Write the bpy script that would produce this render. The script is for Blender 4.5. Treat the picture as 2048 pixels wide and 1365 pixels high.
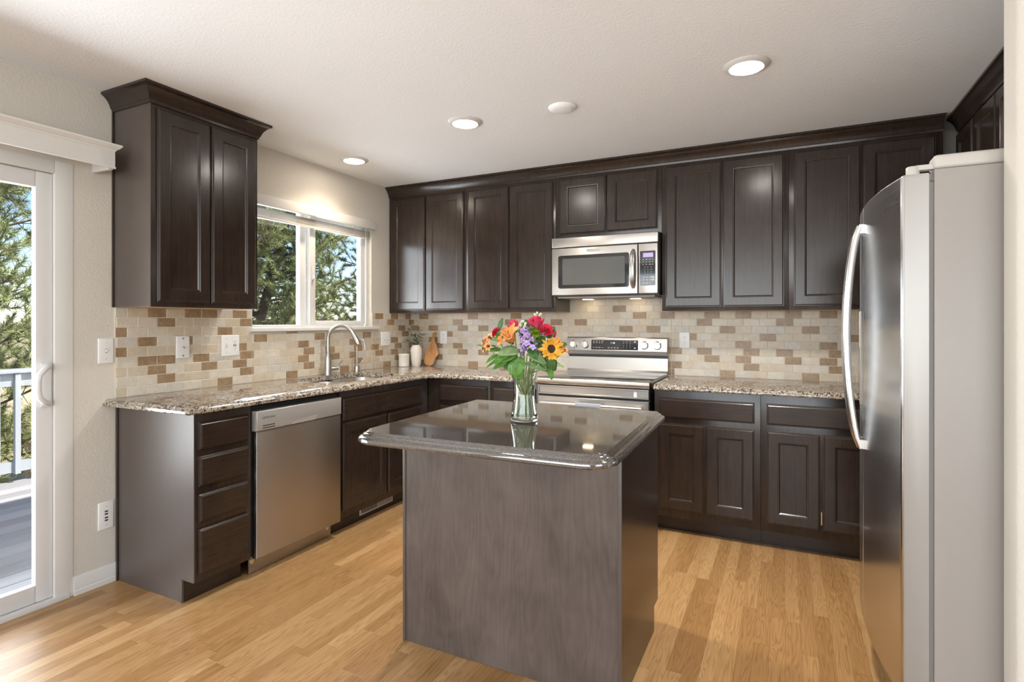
import bpy, bmesh, math, random
import numpy as np
from mathutils import Vector, Matrix

for o in list(bpy.data.objects):
    bpy.data.objects.remove(o, do_unlink=True)
S = bpy.context.scene
COL = S.collection
rad = math.radians

# ------------------------------------------------------------------ camera
CAM = Vector((3.0317, -4.1083, 1.2985)); YAW = 0.45613
cd = bpy.data.cameras.new('camera'); cam = bpy.data.objects.new('camera', cd); COL.objects.link(cam)
cam.location = CAM; cam.rotation_euler = (rad(90), 0, YAW)
cd.sensor_fit = 'HORIZONTAL'; cd.sensor_width = 36.0
cd.lens = 1113.66 / 2048 * 36.0
cd.shift_y = -(682.5 - 644.35) / 2048
cd.clip_start = 0.05; cd.clip_end = 300
S.camera = cam

# ------------------------------------------------------------------ world, sun, daylight, exposure
S.view_settings.view_transform = 'Standard'; S.view_settings.look = 'None'
S.view_settings.gamma = 1; S.view_settings.use_curve_mapping = False
S.view_settings.exposure = 0.8
W = bpy.data.worlds.new('sky'); S.world = W; W.use_nodes = True
wn = W.node_tree; bg = wn.nodes['Background']
sky = wn.nodes.new('ShaderNodeTexSky'); sky.sky_type = 'NISHITA'; sky.sun_disc = False
sky.sun_elevation = rad(48); sky.sun_rotation = rad(120); sky.altitude = 1700; sky.air_density = 1.0; sky.dust_density = 1.2
wn.links.new(sky.outputs[0], bg.inputs[0]); bg.inputs[1].default_value = 0.12

def light(name, kind, loc, energy, color=(1, 1, 1), size=None, aim=None, **kw):
    l = bpy.data.lights.new(name, kind); l.energy = energy; l.color = color
    if kind == 'AREA':
        l.shape = 'RECTANGLE'; l.size, l.size_y = size
    for k, v in kw.items(): setattr(l, k, v)
    o = bpy.data.objects.new(name, l); COL.objects.link(o); o.location = loc
    if aim is not None:
        o.rotation_euler = Vector(aim).to_track_quat('-Z', 'Y').to_euler()
    return o
light('sun', 'SUN', (6, 0, 20), 5.2, (1.0, 0.93, 0.82), aim=(-0.62, -0.22, -0.80), angle=rad(0.6))
DAY = (0.91, 0.96, 1.0)
# daylight at the patio door and kitchen window; rear and side are added fill
light('rear_fill', 'AREA', (2.9, -7.42, 1.42), 112, DAY, (5.4, 1.85), aim=(0, 1, .5))
light('side_fill', 'AREA', (6.92, -5.0, 1.35), 26, DAY, (2.2, 1.7), aim=(-1, 0, .45))
light('daylight_patio_door', 'AREA', (-1.1, -3.75, 0.95), 80, DAY, (2.6, 1.5), aim=(1, 0, .38))
light('daylight_kitchen_window', 'AREA', (-1.0, -1.1, 1.75), 92, DAY, (2.75, 1.9), aim=(1, 0, .12))

# ------------------------------------------------------------------ node helpers / materials
def mat(name):
    m = bpy.data.materials.new(name); m.use_nodes = True
    return m, m.node_tree, m.node_tree.nodes['Principled BSDF']
def nd(nt, t, **kw):
    n = nt.nodes.new(t)
    for k, v in kw.items():
        if k in ('ins',):
            for i, val in v.items():
                if hasattr(val, 'is_output') or isinstance(val, bpy.types.NodeSocket): nt.links.new(val, n.inputs[i])
                else: n.inputs[i].default_value = val
        else: setattr(n, k, v)
    return n
def mth(nt, op, a, b=0.0, c=None):
    ins = {0: a, 1: b}
    if c is not None: ins[2] = c
    return nd(nt, 'ShaderNodeMath', operation=op, ins=ins).outputs[0]
def ramp(nt, fac, stops, interp='LINEAR'):
    r = nt.nodes.new('ShaderNodeValToRGB'); cr = r.color_ramp; cr.interpolation = interp
    while len(cr.elements) < len(stops): cr.elements.new(0.5)
    for e, (p, c) in zip(cr.elements, stops):
        e.position = p; e.color = (*c, 1) if len(c) == 3 else c
    nt.links.new(fac, r.inputs[0]); return r.outputs[0]
def mixc(nt, f, a, b, blend='MIX'):
    n = nt.nodes.new('ShaderNodeMix'); n.data_type = 'RGBA'; n.blend_type = blend
    for i, v in ((0, f), (6, a), (7, b)):
        if isinstance(v, bpy.types.NodeSocket): nt.links.new(v, n.inputs[i])
        else: n.inputs[i].default_value = v if i == 0 else ((*v, 1) if len(v) == 3 else v)
    return n.outputs[2]
def noise(nt, vec, scale, detail=4, rough=0.55, dist=0.0, dim='3D'):
    n = nt.nodes.new('ShaderNodeTexNoise'); n.noise_dimensions = dim
    nt.links.new(vec, n.inputs['Vector'])
    n.inputs['Scale'].default_value = scale; n.inputs['Detail'].default_value = detail
    n.inputs['Roughness'].default_value = rough; n.inputs['Distortion'].default_value = dist
    return n.outputs[0]
def ocoord(nt, scale=(1, 1, 1), loc=(0, 0, 0), rot=(0, 0, 0), geo=False):
    if geo: src = nt.nodes.new('ShaderNodeNewGeometry').outputs['Position']
    else: src = nt.nodes.new('ShaderNodeTexCoord').outputs['Object']
    m = nt.nodes.new('ShaderNodeMapping'); nt.links.new(src, m.inputs[0])
    m.inputs['Scale'].default_value = scale; m.inputs['Location'].default_value = loc; m.inputs['Rotation'].default_value = rot
    return m.outputs[0]
def bump(nt, b, h, strength, dist=0.002):
    n = nt.nodes.new('ShaderNodeBump'); n.inputs['Strength'].default_value = strength; n.inputs['Distance'].default_value = dist
    nt.links.new(h, n.inputs['Height']); nt.links.new(n.outputs[0], b.inputs['Normal'])
def simple(name, c, rough=0.5, metal=0.0, **kw):
    m, nt, b = mat(name); b.inputs['Base Color'].default_value = (*c, 1)
    b.inputs['Roughness'].default_value = rough; b.inputs['Metallic'].default_value = metal
    for k, v in kw.items(): b.inputs[k.replace('_', ' ')].default_value = v
    return m

def wood_dark(name, dark, light_, rough, grain=(26, 26, 1.6), worn=0.0, coat=0.0):
    m, nt, b = mat(name)
    v = ocoord(nt, grain, geo=True)
    g = noise(nt, v, 3.0, 5, 0.6, 0.6)
    mott = noise(nt, ocoord(nt, geo=True), 7.0, 4, 0.6)
    f = mth(nt, 'ADD', mth(nt, 'MULTIPLY', g, 0.6), mth(nt, 'MULTIPLY', mott, 0.4))
    c = ramp(nt, f, [(0.3, dark), (0.7, light_)])
    nt.links.new(c, b.inputs['Base Color'])
    nt.links.new(mth(nt, 'MULTIPLY_ADD', mott, 0.06, rough - 0.03), b.inputs['Roughness'])
    b.inputs['Specular IOR Level'].default_value = 0.5
    bump(nt, b, g, 0.012, 0.001)
    return m
M = {}
M['cab'] = wood_dark('espresso_wood', (0.019, 0.0122, 0.0088), (0.040, 0.0255, 0.0185), 0.215)
M['cab_h'] = wood_dark('espresso_wood_flat', (0.018, 0.0112, 0.0082), (0.039, 0.0248, 0.018), 0.24, (1.6, 1.6, 26))
M['endpanel'] = wood_dark('espresso_laminate', (0.080, 0.063, 0.054), (0.092, 0.073, 0.063), 0.33)  # laminate tone lifted to carry its reflected window sheen
def island_panel():
    m, nt, b = mat('island_veneer')
    v = ocoord(nt, (5.5, 5.5, 0.9), geo=True)
    d = noise(nt, v, 1.3, 3, 0.5, 0.3)
    vv = nd(nt, 'ShaderNodeVectorMath', operation='ADD', ins={0: v, 1: nd(nt, 'ShaderNodeCombineXYZ', ins={0: mth(nt, 'MULTIPLY', d, 2.4)}).outputs[0]}).outputs[0]
    w = nt.nodes.new('ShaderNodeTexWave'); w.bands_direction = 'X'; nt.links.new(vv, w.inputs[0])
    w.inputs['Scale'].default_value = 1.6; w.inputs['Distortion'].default_value = 5; w.inputs['Detail'].default_value = 3; w.inputs['Detail Scale'].default_value = 1.4
    g = noise(nt, ocoord(nt, (40, 40, 2.0), geo=True), 3.0, 4, 0.6)
    mo = noise(nt, ocoord(nt, (1, 1, .8), geo=True), 4.0, 4, 0.6)
    f = mth(nt, 'ADD', mth(nt, 'ADD', mth(nt, 'MULTIPLY', w.outputs['Fac'], 0.06), mth(nt, 'MULTIPLY', g, 0.24)), mth(nt, 'MULTIPLY', mo, 0.70))
    sx = nd(nt, 'ShaderNodeSeparateXYZ', ins={0: ocoord(nt, geo=True)}).outputs[0]
    strip = nd(nt, 'ShaderNodeTexWhiteNoise', noise_dimensions='1D', ins={1: mth(nt, 'FLOOR', mth(nt, 'MULTIPLY', sx, 3.3))}).outputs[0]
    f = mth(nt, 'ADD', f, mth(nt, 'MULTIPLY_ADD', strip, 0.12, -0.06))
    nt.links.new(ramp(nt, f, [(0.25, (0.040, 0.029, 0.024)), (0.72, (0.135, 0.103, 0.087))]), b.inputs['Base Color'])
    b.inputs['Roughness'].default_value = 0.42
    return m
M['island'] = island_panel()
M['maple'] = wood_dark('raw_maple', (0.50, 0.31, 0.16), (0.62, 0.42, 0.24), 0.5)
M['board'] = wood_dark('acacia_board', (0.30, 0.13, 0.045), (0.62, 0.33, 0.14), 0.45, (18, 18, 2.5))

def granite():
    m, nt, b = mat('speckled_granite')
    v = ocoord(nt, geo=True)
    big = noise(nt, v, 48, 3, 0.6, 0.4); mid = noise(nt, v, 125, 3, 0.65, 0.6); fine = noise(nt, v, 260, 2, 0.6)
    c = ramp(nt, big, [(0.35, (0.26, 0.20, 0.145)), (0.5, (0.41, 0.34, 0.26)), (0.66, (0.54, 0.485, 0.415))])
    c = mixc(nt, ramp(nt, fine, [(0.58, (0, 0, 0)), (0.64, (1, 1, 1))]), c, (0.27, 0.235, 0.205))
    k = mth(nt, 'ADD', mth(nt, 'MULTIPLY', mid, 0.75), mth(nt, 'MULTIPLY', big, -0.25))
    c = mixc(nt, ramp(nt, k, [(0.268, (0, 0, 0)), (0.292, (1, 1, 1))]), c, (0.018, 0.016, 0.016))
    nt.links.new(c, b.inputs['Base Color']); b.inputs['Roughness'].default_value = 0.05
    b.inputs['IOR'].default_value = 2.1
    return m
M['granite'] = granite()
def dark_granite():
    m, nt, b = mat('dark_granite')
    v = ocoord(nt, geo=True)
    f = noise(nt, v, 420, 3, 0.7)
    c = ramp(nt, f, [(0.40, (0.022, 0.020, 0.018)), (0.54, (0.07, 0.061, 0.053)), (0.66, (0.25, 0.22, 0.19))])
    nt.links.new(c, b.inputs['Base Color']); b.inputs['Roughness'].default_value = 0.045
    b.inputs['IOR'].default_value = 2.4
    return m
M['dgranite'] = dark_granite()

def tile(name, a, c2, sc=38):
    m, nt, b = mat(name)
    v = ocoord(nt, geo=True)
    f = mth(nt, 'ADD', mth(nt, 'MULTIPLY', noise(nt, v, sc, 6, 0.72, 0.5), 0.7), mth(nt, 'MULTIPLY', noise(nt, v, 11, 2), 0.3))
    nt.links.new(ramp(nt, f, [(0.32, a), (0.66, c2)]), b.inputs['Base Color'])
    b.inputs['Roughness'].default_value = 0.34
    return m
M['t0'] = tile('travertine_cream', (0.52, 0.46, 0.37), (0.66, 0.605, 0.515))
M['t1'] = tile('travertine_sand', (0.46, 0.385, 0.285), (0.61, 0.53, 0.415))
M['t2'] = tile('travertine_ash', (0.46, 0.41, 0.35), (0.60, 0.555, 0.49))
M['t3'] = tile('travertine_brown', (0.18, 0.112, 0.058), (0.40, 0.28, 0.17), 60)
M['grout'] = simple('tile_grout', (0.66, 0.60, 0.50), 0.8)

def oak():
    m, nt, b = mat('oak_strip_floor')
    p = nd(nt, 'ShaderNodeSeparateXYZ', ins={0: ocoord(nt, geo=True)})
    x, y = p.outputs[0], p.outputs[1]
    PW = 0.0572
    row = mth(nt, 'FLOOR', mth(nt, 'DIVIDE', x, PW))
    r1 = nd(nt, 'ShaderNodeTexWhiteNoise', noise_dimensions='1D', ins={1: row}).outputs[0]
    L = mth(nt, 'MULTIPLY_ADD', r1, 0.5, 0.75)
    yy = mth(nt, 'DIVIDE', mth(nt, 'ADD', y, mth(nt, 'MULTIPLY', r1, 17.3)), L)
    pl = mth(nt, 'FLOOR', yy)
    comb = nd(nt, 'ShaderNodeCombineXYZ', ins={0: row, 1: pl}).outputs[0]
    wn_ = nd(nt, 'ShaderNodeTexWhiteNoise', noise_dimensions='3D', ins={0: comb})
    rnd, rcol = wn_.outputs[0], wn_.outputs[1]
    # grain, shifted per board
    off = nd(nt, 'ShaderNodeVectorMath', operation='SCALE', ins={0: rcol, 3: 9.0}).outputs[0]
    base = nd(nt, 'ShaderNodeCombineXYZ', ins={0: mth(nt, 'MULTIPLY', x, 16.0), 1: mth(nt, 'MULTIPLY', y, 1.1)}).outputs[0]
    gv = nd(nt, 'ShaderNodeVectorMath', operation='ADD', ins={0: base, 1: off}).outputs[0]
    cath = noise(nt, gv, 1.5, 2, 0.5, 0.3)
    rings = mth(nt, 'FRACT', mth(nt, 'MULTIPLY', cath, 13.0))
    rings = mth(nt, 'ABSOLUTE', mth(nt, 'MULTIPLY_ADD', rings, 2.0, -1.0))
    fv = nd(nt, 'ShaderNodeCombineXYZ', ins={0: mth(nt, 'MULTIPLY', x, 260.0), 1: mth(nt, 'MULTIPLY', y, 7.0)}).outputs[0]
    pore = noise(nt, nd(nt, 'ShaderNodeVectorMath', operation='ADD', ins={0: fv, 1: off}).outputs[0], 1.0, 3, 0.65)
    tone = ramp(nt, rnd, [(0.0, (0.30, 0.158, 0.056)), (0.3, (0.37, 0.205, 0.080)), (0.7, (0.425, 0.247, 0.104)), (1.0, (0.48, 0.298, 0.138))])
    g = mth(nt, 'ADD', mth(nt, 'MULTIPLY', rings, 0.55), mth(nt, 'MULTIPLY', pore, 0.6))
    c = mixc(nt, 1.0, tone, ramp(nt, g, [(0.2, (0.70, 0.62, 0.54)), (0.55, (0.97, 0.96, 0.94)), (0.95, (1.09, 1.09, 1.08))]), 'MULTIPLY')
    # board edges
    fx = mth(nt, 'FRACT', mth(nt, 'DIVIDE', x, PW)); fy = mth(nt, 'FRACT', yy)
    ex = mth(nt, 'LESS_THAN', mth(nt, 'MINIMUM', fx, mth(nt, 'SUBTRACT', 1.0, fx)), 0.012)
    ey = mth(nt, 'LESS_THAN', mth(nt, 'MINIMUM', fy, mth(nt, 'SUBTRACT', 1.0, fy)), 0.0011)
    e = mth(nt, 'MAXIMUM', ex, ey)
    c = mixc(nt, mth(nt, 'MULTIPLY', e, 0.55), c, (0.16, 0.075, 0.026))
    nt.links.new(c, b.inputs['Base Color'])
    nt.links.new(mth(nt, 'MULTIPLY_ADD', pore, 0.12, 0.30), b.inputs['Roughness'])
    bump(nt, b, mth(nt, 'SUBTRACT', mth(nt, 'MULTIPLY', pore, 0.25), e), 0.10, 0.001)
    return m
M['floor'] = oak()

def plaster(name, c, sc, st):
    m, nt, b = mat(name)
    b.inputs['Base Color'].default_value = (*c, 1); b.inputs['Roughness'].default_value = 0.75
    bump(nt, b, ramp(nt, noise(nt, ocoord(nt, geo=True), sc, 3, 0.55), [(0.35, (0, 0, 0)), (0.65, (1, 1, 1))]), st, 0.004)
    return m
M['wall'] = plaster('greige_wall_paint', (0.62, 0.58, 0.515), 75, 0.2)
M['ceil'] = plaster('ceiling_paint', (0.90, 0.91, 0.92), 95, 0.14)
M['white'] = simple('white_trim_paint', (0.69, 0.675, 0.645), 0.38)
M['vinyl'] = simple('white_vinyl', (0.68, 0.675, 0.665), 0.35)
M['plate'] = simple('white_plate_plastic', (0.80, 0.79, 0.775), 0.3)
M['slat'] = simple('cream_blind_slat', (0.60, 0.56, 0.495), 0.4)

def steel(name, c, rough, aniso=0.6, axis='Z', scale=(1.2, 1.2, 420), rot=0.25):
    m, nt, b = mat(name)
    b.inputs['Metallic'].default_value = 1.0
    n = noise(nt, ocoord(nt, scale, geo=True), 1.0, 3, 0.6)
    nt.links.new(mixc(nt, n, tuple(x * 0.96 for x in c), tuple(min(1, x * 1.04) for x in c)), b.inputs['Base Color'])
    nt.links.new(mth(nt, 'MULTIPLY_ADD', n, 0.04, rough - 0.02), b.inputs['Roughness'])
    b.inputs['Anisotropic'].default_value = aniso; b.inputs['Anisotropic Rotation'].default_value = rot
    t = nt.nodes.new('ShaderNodeTangent'); t.direction_type = 'RADIAL'; t.axis = axis
    nt.links.new(t.outputs[0], b.inputs['Tangent'])
    return m
M['steel'] = steel('brushed_stainless', (0.52, 0.49, 0.455), 0.33)
M['steel_dw'] = steel('brushed_stainless_warm', (0.50, 0.475, 0.445), 0.38, 0.8)
M['steel_fr'] = steel('brushed_stainless_fridge', (0.66, 0.67, 0.68), 0.21, 0.7, rot=0.0)
M['steel_sink'] = steel('sink_stainless', (0.58, 0.55, 0.51), 0.32, 0.2)
M['nickel'] = simple('brushed_nickel', (0.45, 0.435, 0.41), 0.32, 1.0)
M['fr_side'] = simple('satin_silver_door_side', (0.34, 0.325, 0.305), 0.34, 0.35)
M['chrome'] = simple('polished_chrome', (0.75, 0.74, 0.72), 0.10, 1.0)
M['alu'] = simple('satin_aluminium', (0.80, 0.79, 0.78), 0.24, 1.0)
M['greypaint'] = simple('warm_grey_enamel', (0.325, 0.300, 0.278), 0.42)
M['lightgrey'] = simple('pale_grey_plastic', (0.52, 0.49, 0.455), 0.4)
M['dwpanel'] = simple('silver_plastic', (0.40, 0.38, 0.355), 0.38, 0.35)
M['black'] = simple('black_plastic', (0.012, 0.012, 0.013), 0.35)
M['blackglass'] = simple('black_glass', (0.010, 0.010, 0.011), 0.05, IOR=1.6)
M['mwglass'] = simple('microwave_window', (0.105, 0.108, 0.10), 0.10)
M['slotdark'] = simple('slot_dark', (0.02, 0.018, 0.016), 0.6)
M['text'] = simple('dark_lettering', (0.03, 0.03, 0.032), 0.5)
M['icon'] = simple('pale_lettering', (0.55, 0.55, 0.54), 0.5)
M['brass'] = simple('aged_brass', (0.50, 0.36, 0.18), 0.35, 1.0)
M['rubber'] = simple('grey_gasket', (0.22, 0.21, 0.20), 0.6)
M['ceramic'] = simple('matte_white_ceramic', (0.74, 0.69, 0.61), 0.55)
M['ceramic2'] = simple('glazed_white_ceramic', (0.76, 0.73, 0.68), 0.25)
def emis(name, c, s):
    m, nt, b = mat(name); b.inputs['Base Color'].default_value = (*[min(1, x) for x in c], 1)
    b.inputs['Emission Color'].default_value = (*c, 1); b.inputs['Emission Strength'].default_value = s
    return m
M['lens'] = emis('led_lens', (1.0, 0.92, 0.84), 62)
M['lens_soft'] = emis('led_lens_dimmer', (1.0, 0.88, 0.72), 30)
M['hoodlamp'] = emis('cooktop_lamp_lens', (1.0, 0.78, 0.5), 8)
M['blue'] = emis('blue_digits', (0.25, 0.55, 1.0), 2.2)
M['purple'] = emis('violet_lcd', (0.34, 0.26, 0.46), 0.55)
def pane():
    m, nt, b = mat('clear_glazing')
    out = nt.nodes['Material Output']; nt.nodes.remove(b)
    tr = nt.nodes.new('ShaderNodeBsdfTransparent'); gl = nt.nodes.new('ShaderNodeBsdfGlossy'); gl.inputs['Roughness'].default_value = 0.01
    lw = nt.nodes.new('ShaderNodeLayerWeight'); lw.inputs[0].default_value = 0.5; fac = mth(nt, 'MULTIPLY_ADD', mth(nt, 'POWER', lw.outputs['Facing'], 5.0), 0.5, 0.025)
    mx = nt.nodes.new('ShaderNodeMixShader'); nt.links.new(fac, mx.inputs[0])
    nt.links.new(tr.outputs[0], mx.inputs[1]); nt.links.new(gl.outputs[0], mx.inputs[2]); nt.links.new(mx.outputs[0], out.inputs[0])
    return m
M['pane'] = pane()
M['glass'] = simple('vase_glass', (0.97, 0.99, 0.98), 0.0, Transmission_Weight=1.0, IOR=1.45)
M['water'] = simple('vase_water', (0.97, 0.99, 0.95), 0.0, Transmission_Weight=1.0, IOR=1.33)

def leafm(name, a, b2, rough=0.45, trans=0.0):
    m, nt, b = mat(name)
    nt.links.new(ramp(nt, noise(nt, ocoord(nt, geo=True), 60, 3), [(0.3, a), (0.7, b2)]), b.inputs['Base Color'])
    b.inputs['Roughness'].default_value = rough
    if trans:
        b.inputs['Subsurface Weight'].default_value = trans
        b.inputs['Subsurface Radius'].default_value = (0.004, 0.003, 0.002)
    return m
M['leaf'] = leafm('broad_leaf_green', (0.06, 0.165, 0.02), (0.135, 0.30, 0.04))
M['leafdark'] = leafm('dark_leaf_green', (0.035, 0.095, 0.02), (0.075, 0.17, 0.035))
M['leafpale'] = leafm('pale_leaf_green', (0.15, 0.25, 0.10), (0.25, 0.36, 0.17))
M['olive'] = leafm('olive_leaf', (0.030, 0.060, 0.035), (0.13, 0.18, 0.13))
M['stem'] = leafm('flower_stem', (0.16, 0.26, 0.06), (0.30, 0.38, 0.13))
M['pink'] = leafm('rose_petal', (0.62, 0.025, 0.10), (0.86, 0.13, 0.23), 0.5)
M['red'] = leafm('carnation_petal', (0.62, 0.012, 0.06), (0.82, 0.06, 0.13), 0.55)
M['orange'] = leafm('lily_petal', (0.82, 0.25, 0.035), (0.90, 0.38, 0.10), 0.5)
M['peach'] = leafm('alstroemeria_petal', (0.84, 0.28, 0.09), (0.90, 0.50, 0.20), 0.5)
M['yellow'] = leafm('sunflower_petal', (0.82, 0.36, 0.018), (0.90, 0.52, 0.06), 0.5)
M['lilac'] = leafm('stock_petal', (0.38, 0.22, 0.60), (0.68, 0.54, 0.82), 0.5)
M['bud'] = leafm('stock_bud', (0.50, 0.56, 0.36), (0.70, 0.72, 0.58), 0.5)
M['button'] = leafm('button_mum', (0.22, 0.36, 0.02), (0.38, 0.52, 0.05), 0.5)
M['seed'] = leafm('sunflower_disc', (0.018, 0.010, 0.006), (0.07, 0.035, 0.012), 0.8)
M['needle'] = leafm('pine_needles', (0.14, 0.18, 0.075), (0.40, 0.44, 0.19), 0.55)
M['bark'] = leafm('pine_bark', (0.075, 0.055, 0.045), (0.17, 0.13, 0.105), 0.9)
def deckm():
    m, nt, b = mat('grey_deck_board')
    v = ocoord(nt, geo=True); p = nd(nt, 'ShaderNodeSeparateXYZ', ins={0: v}).outputs[0]
    row = mth(nt, 'FLOOR', mth(nt, 'DIVIDE', p, 0.145))
    r = nd(nt, 'ShaderNodeTexWhiteNoise', noise_dimensions='1D', ins={1: row}).outputs[0]
    g = noise(nt, ocoord(nt, (60, 1.5, 1), geo=True), 1, 3)
    c = ramp(nt, mth(nt, 'MULTIPLY_ADD', g, 0.3, mth(nt, 'MULTIPLY', r, 0.7)), [(0.1, (0.255, 0.255, 0.27)), (0.9, (0.40, 0.40, 0.42))])
    nt.links.new(c, b.inputs['Base Color']); b.inputs['Roughness'].default_value = 0.85; b.inputs['Specular IOR Level'].default_value = 0.2
    return m
M['deck'] = deckm()
M['rail'] = simple('shaded_white_rail_paint', (0.30, 0.33, 0.37), 0.6)  # white rail, its blue-grey shade put into the colour
M['ground'] = leafm('dry_grass_soil', (0.40, 0.32, 0.20), (0.62, 0.52, 0.35), 0.95)
M['hill'] = leafm('far_hillside', (0.20, 0.21, 0.13), (0.36, 0.34, 0.22), 0.95)
M['fencewood'] = leafm('weathered_rail', (0.30, 0.24, 0.19), (0.46, 0.38, 0.31), 0.9)
M['towel'] = simple('grey_waffle_towel', (0.33, 0.34, 0.38), 0.9)
M['paper'] = simple('white_paper_tag', (0.85, 0.85, 0.84), 0.6)

# ------------------------------------------------------------------ mesh helpers
WL = {}
def wl(o): return WL.get(o.name, Vector((0, 0, 0))) if o else Vector((0, 0, 0))
def tagp(o, label=None, cat=None, group=None, kind=None):
    if label: o['label'] = label
    if cat: o['category'] = cat
    if group: o['group'] = group
    if kind: o['kind'] = kind
    return o
def thing(name, label, cat, loc=(0, 0, 0), group=None):
    o = bpy.data.objects.new(name, None); COL.objects.link(o); o.location = loc; o.empty_display_size = 0.05
    WL[o.name] = Vector(loc)
    return tagp(o, label, cat, group)

class MB:
    def __init__(s): s.v = []; s.f = []; s.mi = []; s.cur = 0
    def add(s, verts, faces):
        n = len(s.v); s.v += [tuple(p) for p in verts]
        for f in faces: s.f.append(tuple(i + n for i in f)); s.mi.append(s.cur)
        return s
    def box(s, x0, x1, y0, y1, z0, z1):
        v = [(x, y, z) for z in (z0, z1) for y in (y0, y1) for x in (x0, x1)]
        return s.add(v, [(0, 2, 3, 1), (4, 5, 7, 6), (0, 1, 5, 4), (2, 6, 7, 3), (0, 4, 6, 2), (1, 3, 7, 5)])
    def rings(s, rings, close=True, caps=True):
        n = len(rings[0]); v = [p for r in rings for p in r]; f = []
        for i in range(len(rings) - 1):
            for j in range(n if close else n - 1):
                k = (j + 1) % n; f.append((i * n + j, i * n + k, (i + 1) * n + k, (i + 1) * n + j))
        if caps:
            f.append(tuple(range(n))[::-1]); m = (len(rings) - 1) * n; f.append(tuple(range(m, m + n)))
        return s.add(v, f)
    def lathe(s, prof, c=(0, 0, 0), n=32, axis='z', caps=True, flute=None):
        R = []
        for r, h in prof:
            ring = []
            for i in range(n):
                a = 2 * math.pi * i / n; rr = r * (1 + (flute(a) if flute else 0))
                x, y = rr * math.cos(a), rr * math.sin(a)
                p = {'z': (x, y, h), 'y': (x, h, y), 'x': (h, x, y)}[axis]
                ring.append((c[0] + p[0], c[1] + p[1], c[2] + p[2]))
            R.append(ring)
        return s.rings(R, True, caps)
    def tube(s, path, r, n=10, caps=True, flat=None):
        P = [Vector(p) for p in path]; rr = r if isinstance(r, (list, tuple)) else [r] * len(P)
        t0 = (P[1] - P[0]).normalized(); ref = Vector((0, 0, 1)) if abs(t0.z) < 0.9 else Vector((1, 0, 0))
        u = t0.cross(ref).normalized(); R = []
        for i, p in enumerate(P):
            t = ((P[min(i + 1, len(P) - 1)] - P[max(i - 1, 0)])).normalized()
            u = (u - t * u.dot(t)).normalized(); w = t.cross(u)
            fx = flat if flat else 1.0
            R.append([p + (u * math.cos(2 * math.pi * k / n) + w * fx * math.sin(2 * math.pi * k / n)) * rr[i] for k in range(n)])
        return s.rings(R, True, caps)
    def build(s, name, m, parent=None, smooth=True, bevel=0.0, label=None, seg=2, angle=38, recalc=True):
        me = bpy.data.meshes.new(name); off = wl(parent)
        bm = bmesh.new()
        vs = [bm.verts.new(Vector(p) - off) for p in s.v]
        for f, mi in zip(s.f, s.mi):
            try:
                fc = bm.faces.new([vs[i] for i in f]); fc.material_index = mi
            except ValueError: pass
        if recalc: bmesh.ops.recalc_face_normals(bm, faces=bm.faces)
        if bevel:
            es = [e for e in bm.edges if len(e.link_faces) == 2 and e.calc_face_angle(0) > rad(30)]
            bmesh.ops.bevel(bm, geom=es, offset=bevel, segments=seg, affect='EDGES', profile=0.6, clamp_overlap=True)
        bm.to_mesh(me); bm.free()
        for mm in (m if isinstance(m, (list, tuple)) else [m]): me.materials.append(M[mm] if isinstance(mm, str) else mm)
        if smooth:
            me.polygons.foreach_set('use_smooth', [True] * len(me.polygons)); me.set_sharp_from_angle(angle=rad(angle))
        o = bpy.data.objects.new(name, me); COL.objects.link(o)
        WL[o.name] = off.copy()
        if parent: o.parent = parent
        if label: o['label'] = label
        return o
def solo(mb, name, m, label, cat, group=None, **kw):
    return tagp(mb.build(name, m, None, **kw), label, cat, group)
def struct(mb, name, m, parent=None, **kw):
    o = mb.build(name, m, parent, **kw)
    if not parent: o['kind'] = 'structure'
    return o
def B(*a): return MB().box(*a)

def fr(kind, off):
    """maps (along, up, out) of a vertical face to the room"""
    return {'y-': lambda u, v, d: (u, off - d, v), 'y+': lambda u, v, d: (u, off + d, v),
            'x+': lambda u, v, d: (off + d, u, v), 'x-': lambda u, v, d: (off - d, u, v)}[kind]
def fbox(mb, F, u0, u1, v0, v1, d0, d1):
    P = [F(u, v, d) for d in (d0, d1) for v in (v0, v1) for u in (u0, u1)]
    return mb.add(P, [(0, 2, 3, 1), (4, 5, 7, 6), (0, 1, 5, 4), (2, 6, 7, 3), (0, 4, 6, 2), (1, 3, 7, 5)])
def ringset(mb, F, u0, u1, v0, v1, prof, cap=True, back=True):
    R = [[F(u0 + i, v0 + i, d), F(u1 - i, v0 + i, d), F(u1 - i, v1 - i, d), F(u0 + i, v1 - i, d)] for i, d in prof]
    n = len(mb.v); mb.rings(R, True, False)
    m = n + 4 * (len(R) - 1)
    if back: mb.f.append((n, n + 3, n + 2, n + 1)); mb.mi.append(mb.cur)
    if cap: mb.f.append((m, m + 1, m + 2, m + 3)); mb.mi.append(mb.cur)
EDGE = [(0, 0.001), (0, 0.012), (0.0015, 0.0135), (0.005, 0.0137), (0.0065, 0.0165), (0.0105, 0.019)]
def cab_door(parent, F, u0, u1, v0, v1, sw=0.058, label=None, m='cab'):
    mb = MB()
    ringset(mb, F, u0, u1, v0, v1, EDGE + [(sw, 0.019), (sw + 0.002, 0.0165), (sw + 0.006, 0.016), (sw + 0.012, 0.010)], cap=False)
    d = mb.build('door', m, parent, angle=20)
    if label: d['label'] = label
    WL[d.name] = wl(parent)
    p = MB(); i = sw + 0.0115; fbox(p, F, u0 + i, u1 - i, v0 + i, v1 - i, 0.003, 0.0102)
    p.build('panel', m, d)
    return d
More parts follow.
